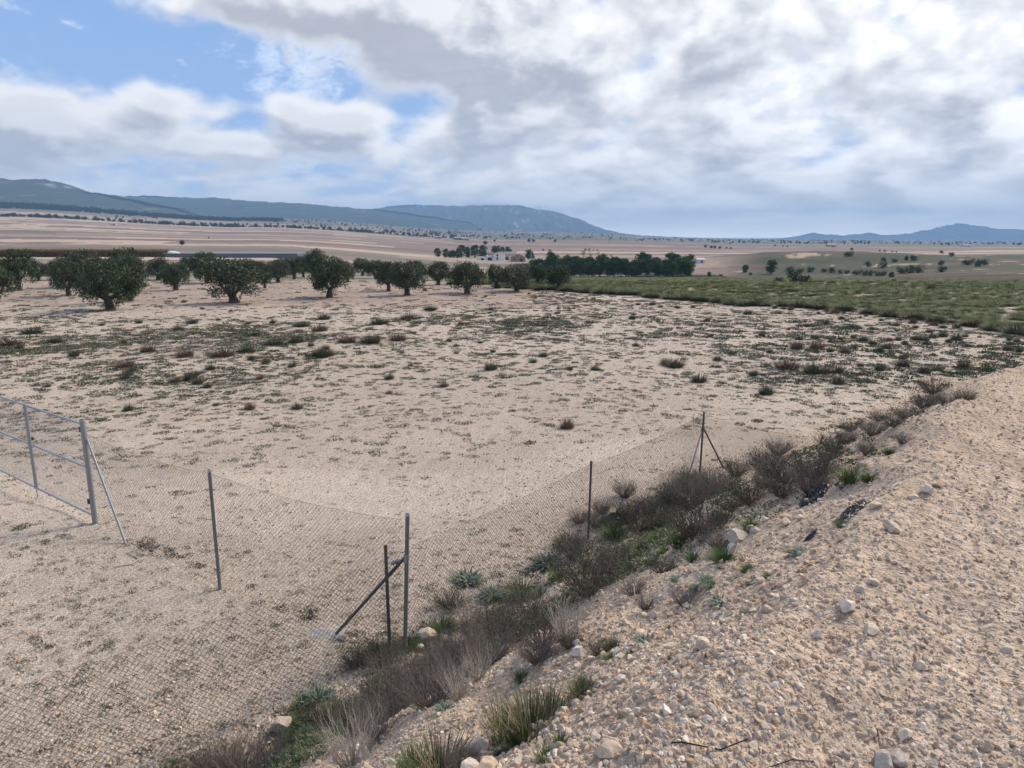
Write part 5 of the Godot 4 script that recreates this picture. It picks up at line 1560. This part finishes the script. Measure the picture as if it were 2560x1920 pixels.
	for k in 9000:
		var f := rng.randf()
		var x := lerpf(-225.0, -140.0, f)
		var z := lerpf(-283.0, -303.0, f) - rc(0.0, 11.0)
		var tall := rc(0.85, 1.15)
		xf.push_back(Transform3D(Basis(Vector3.UP, rc(0, TAU)) * Basis.from_scale(Vector3(1.4, tall, 1.4)), Vector3(x, ht(x, z), z)))
		cols.push_back(tint(Color.WHITE, 0.2))
	var mz := base("maize_crop", Vector3.ZERO)
	tag(mz, "strip of dry brown maize standing behind the olive grove", "crop", "", "stuff")
	multi("stalks", cm, xf, cols, mz)

func build_turbines() -> void:
	for k in TURBINES.size():
		var q: Array = TURBINES[k]
		var o := base("wind_turbine", Vector3(q[0], q[1], -9150.0), rc(-0.4, 0.4))
		var hub: float = maxf(q[2], 26.0)
		if q[2] < 26.0: o.position.y -= 6.0
		var t := MB.new()
		t.tube(Vector3(0, -60, 0), Vector3(0, hub, 0), 4.0, 2.6, 8, Color(0.80, 0.81, 0.82), true)
		part("tower", t, M.render, o)
		var nc := MB.new()
		nc.box(Vector3(0, hub - 1.2, 0), Vector3(1.6, 0, 0), Vector3.UP * 3.2, Vector3(0, 0, 4.5), Color(0.80, 0.81, 0.82))
		part("nacelle", nc, M.render, o)
		var turn := rc(0, TAU)
		for e in 3:
			var a := turn + TAU * e / 3.0
			var bl := MB.new()
			bl.tube(Vector3(0, hub, 5.0), Vector3(sin(a) * 26.0, hub + cos(a) * 26.0, 5.0), 1.1, 0.3, 5, Color(0.80, 0.81, 0.82), true)
			part("blade", bl, M.render, o)
		tag(o, "white wind turbine on the long mountain ridge", "wind turbine", "wind turbines on the ridge")

# ---------------------------------------------------------------- scene
func _ready() -> void:
	var t0 := Time.get_ticks_msec()
	# camera
	var cam := Camera3D.new()
	cam.name = "camera"
	cam.fov = 54.55
	cam.near = 0.05
	cam.far = 60000.0
	cam.position = Vector3(0, 5.8, 0)
	cam.rotation_degrees = Vector3(-11.09, 0, 0)
	add_child(cam)
	cam.current = true
	# sky, haze, exposure
	var env := Environment.new()
	env.background_mode = Environment.BG_SKY
	env.sky = build_sky()
	env.background_energy_multiplier = 0.66
	env.tonemap_mode = Environment.TONE_MAPPER_LINEAR
	env.tonemap_exposure = 2.05
	env.ambient_light_source = Environment.AMBIENT_SOURCE_SKY
	env.sdfgi_enabled = true
	env.ssao_enabled = true
	env.ssil_enabled = true
	env.fog_enabled = true
	env.fog_light_color = Color(0.62, 0.805, 1.0)
	env.fog_density = 0.00012
	var we := WorldEnvironment.new()
	we.name = "world_environment"
	we.environment = env
	add_child(we)
	# sun behind thin cloud
	var sun := DirectionalLight3D.new()
	sun.name = "sun"
	sun.light_energy = 0.7
	sun.light_angular_distance = 16.0
	sun.light_color = Color(1.0, 0.93, 0.835)
	sun.shadow_enabled = true
	add_child(sun)
	var ra := deg_to_rad(SUN_AZ)
	var re := deg_to_rad(SUN_EL)
	sun.look_at_from_position(Vector3.ZERO, -Vector3(sin(ra) * cos(re), sin(re), -cos(ra) * cos(re)))
	print("sky ", Time.get_ticks_msec() - t0)
	n_big.seed = 1; n_big.frequency = 0.01; n_big.fractal_octaves = 3
	n_mid.seed = 2; n_mid.frequency = 0.03; n_mid.fractal_octaves = 4
	n_fine.seed = 3; n_fine.frequency = 0.08; n_fine.fractal_octaves = 3
	rng.seed = 1
	build_materials()
	build_ground()
	print("ground ", Time.get_ticks_msec() - t0)
	build_hills("hill", "wooded hill with pale clearings rising at the end of the valley", HILL_PROFILE, 4300.0, 1500.0, 1800.0, Color(0.040, 0.052, 0.034), Color(0.26, 0.235, 0.19), 0.10, 61)
	build_hills("hill_range", "long low wooded hill range behind the straw fields", RANGE_PROFILE, 6500.0, 1700.0, 1800.0, Color(0.036, 0.048, 0.034), Color(0.22, 0.20, 0.165), 0.0, 62)
	build_hills("mountain", "long blue mountain ridge carrying wind turbines", MOUNTAIN_PROFILE, 9500.0, 2300.0, 1000.0, Color(0.045, 0.055, 0.042), Color(0.30, 0.28, 0.235), 0.05, 63)
	build_hills("mountain_peak", "hazy summit rising behind the turbine ridge", PEAK_PROFILE, 10600.0, 900.0, 1200.0, Color(0.045, 0.055, 0.042), Color(0.25, 0.23, 0.20), 0.0, 64)
	build_hills("sierra", "jagged hazy blue mountain chain on the flat horizon", SIERRA_PROFILE, 11500.0, 1500.0, 1300.0, Color(0.045, 0.053, 0.045), Color(0.16, 0.15, 0.13), -0.05, 65, 26.0)
	print("hills ", Time.get_ticks_msec() - t0)
	rng.seed = 5
	build_farm()
	build_turbines()
	place_trees()
	print("trees ", Time.get_ticks_msec() - t0)
	build_fence()
	rng.seed = 6
	place_rocks()
	place_shrubs()
	place_esparto()
	scatter_field_plants(220000)
	print("plants ", Time.get_ticks_msec() - t0)
	rng.seed = 7
	scatter_stones(400000)
	build_litter()
	print("done ", Time.get_ticks_msec() - t0)
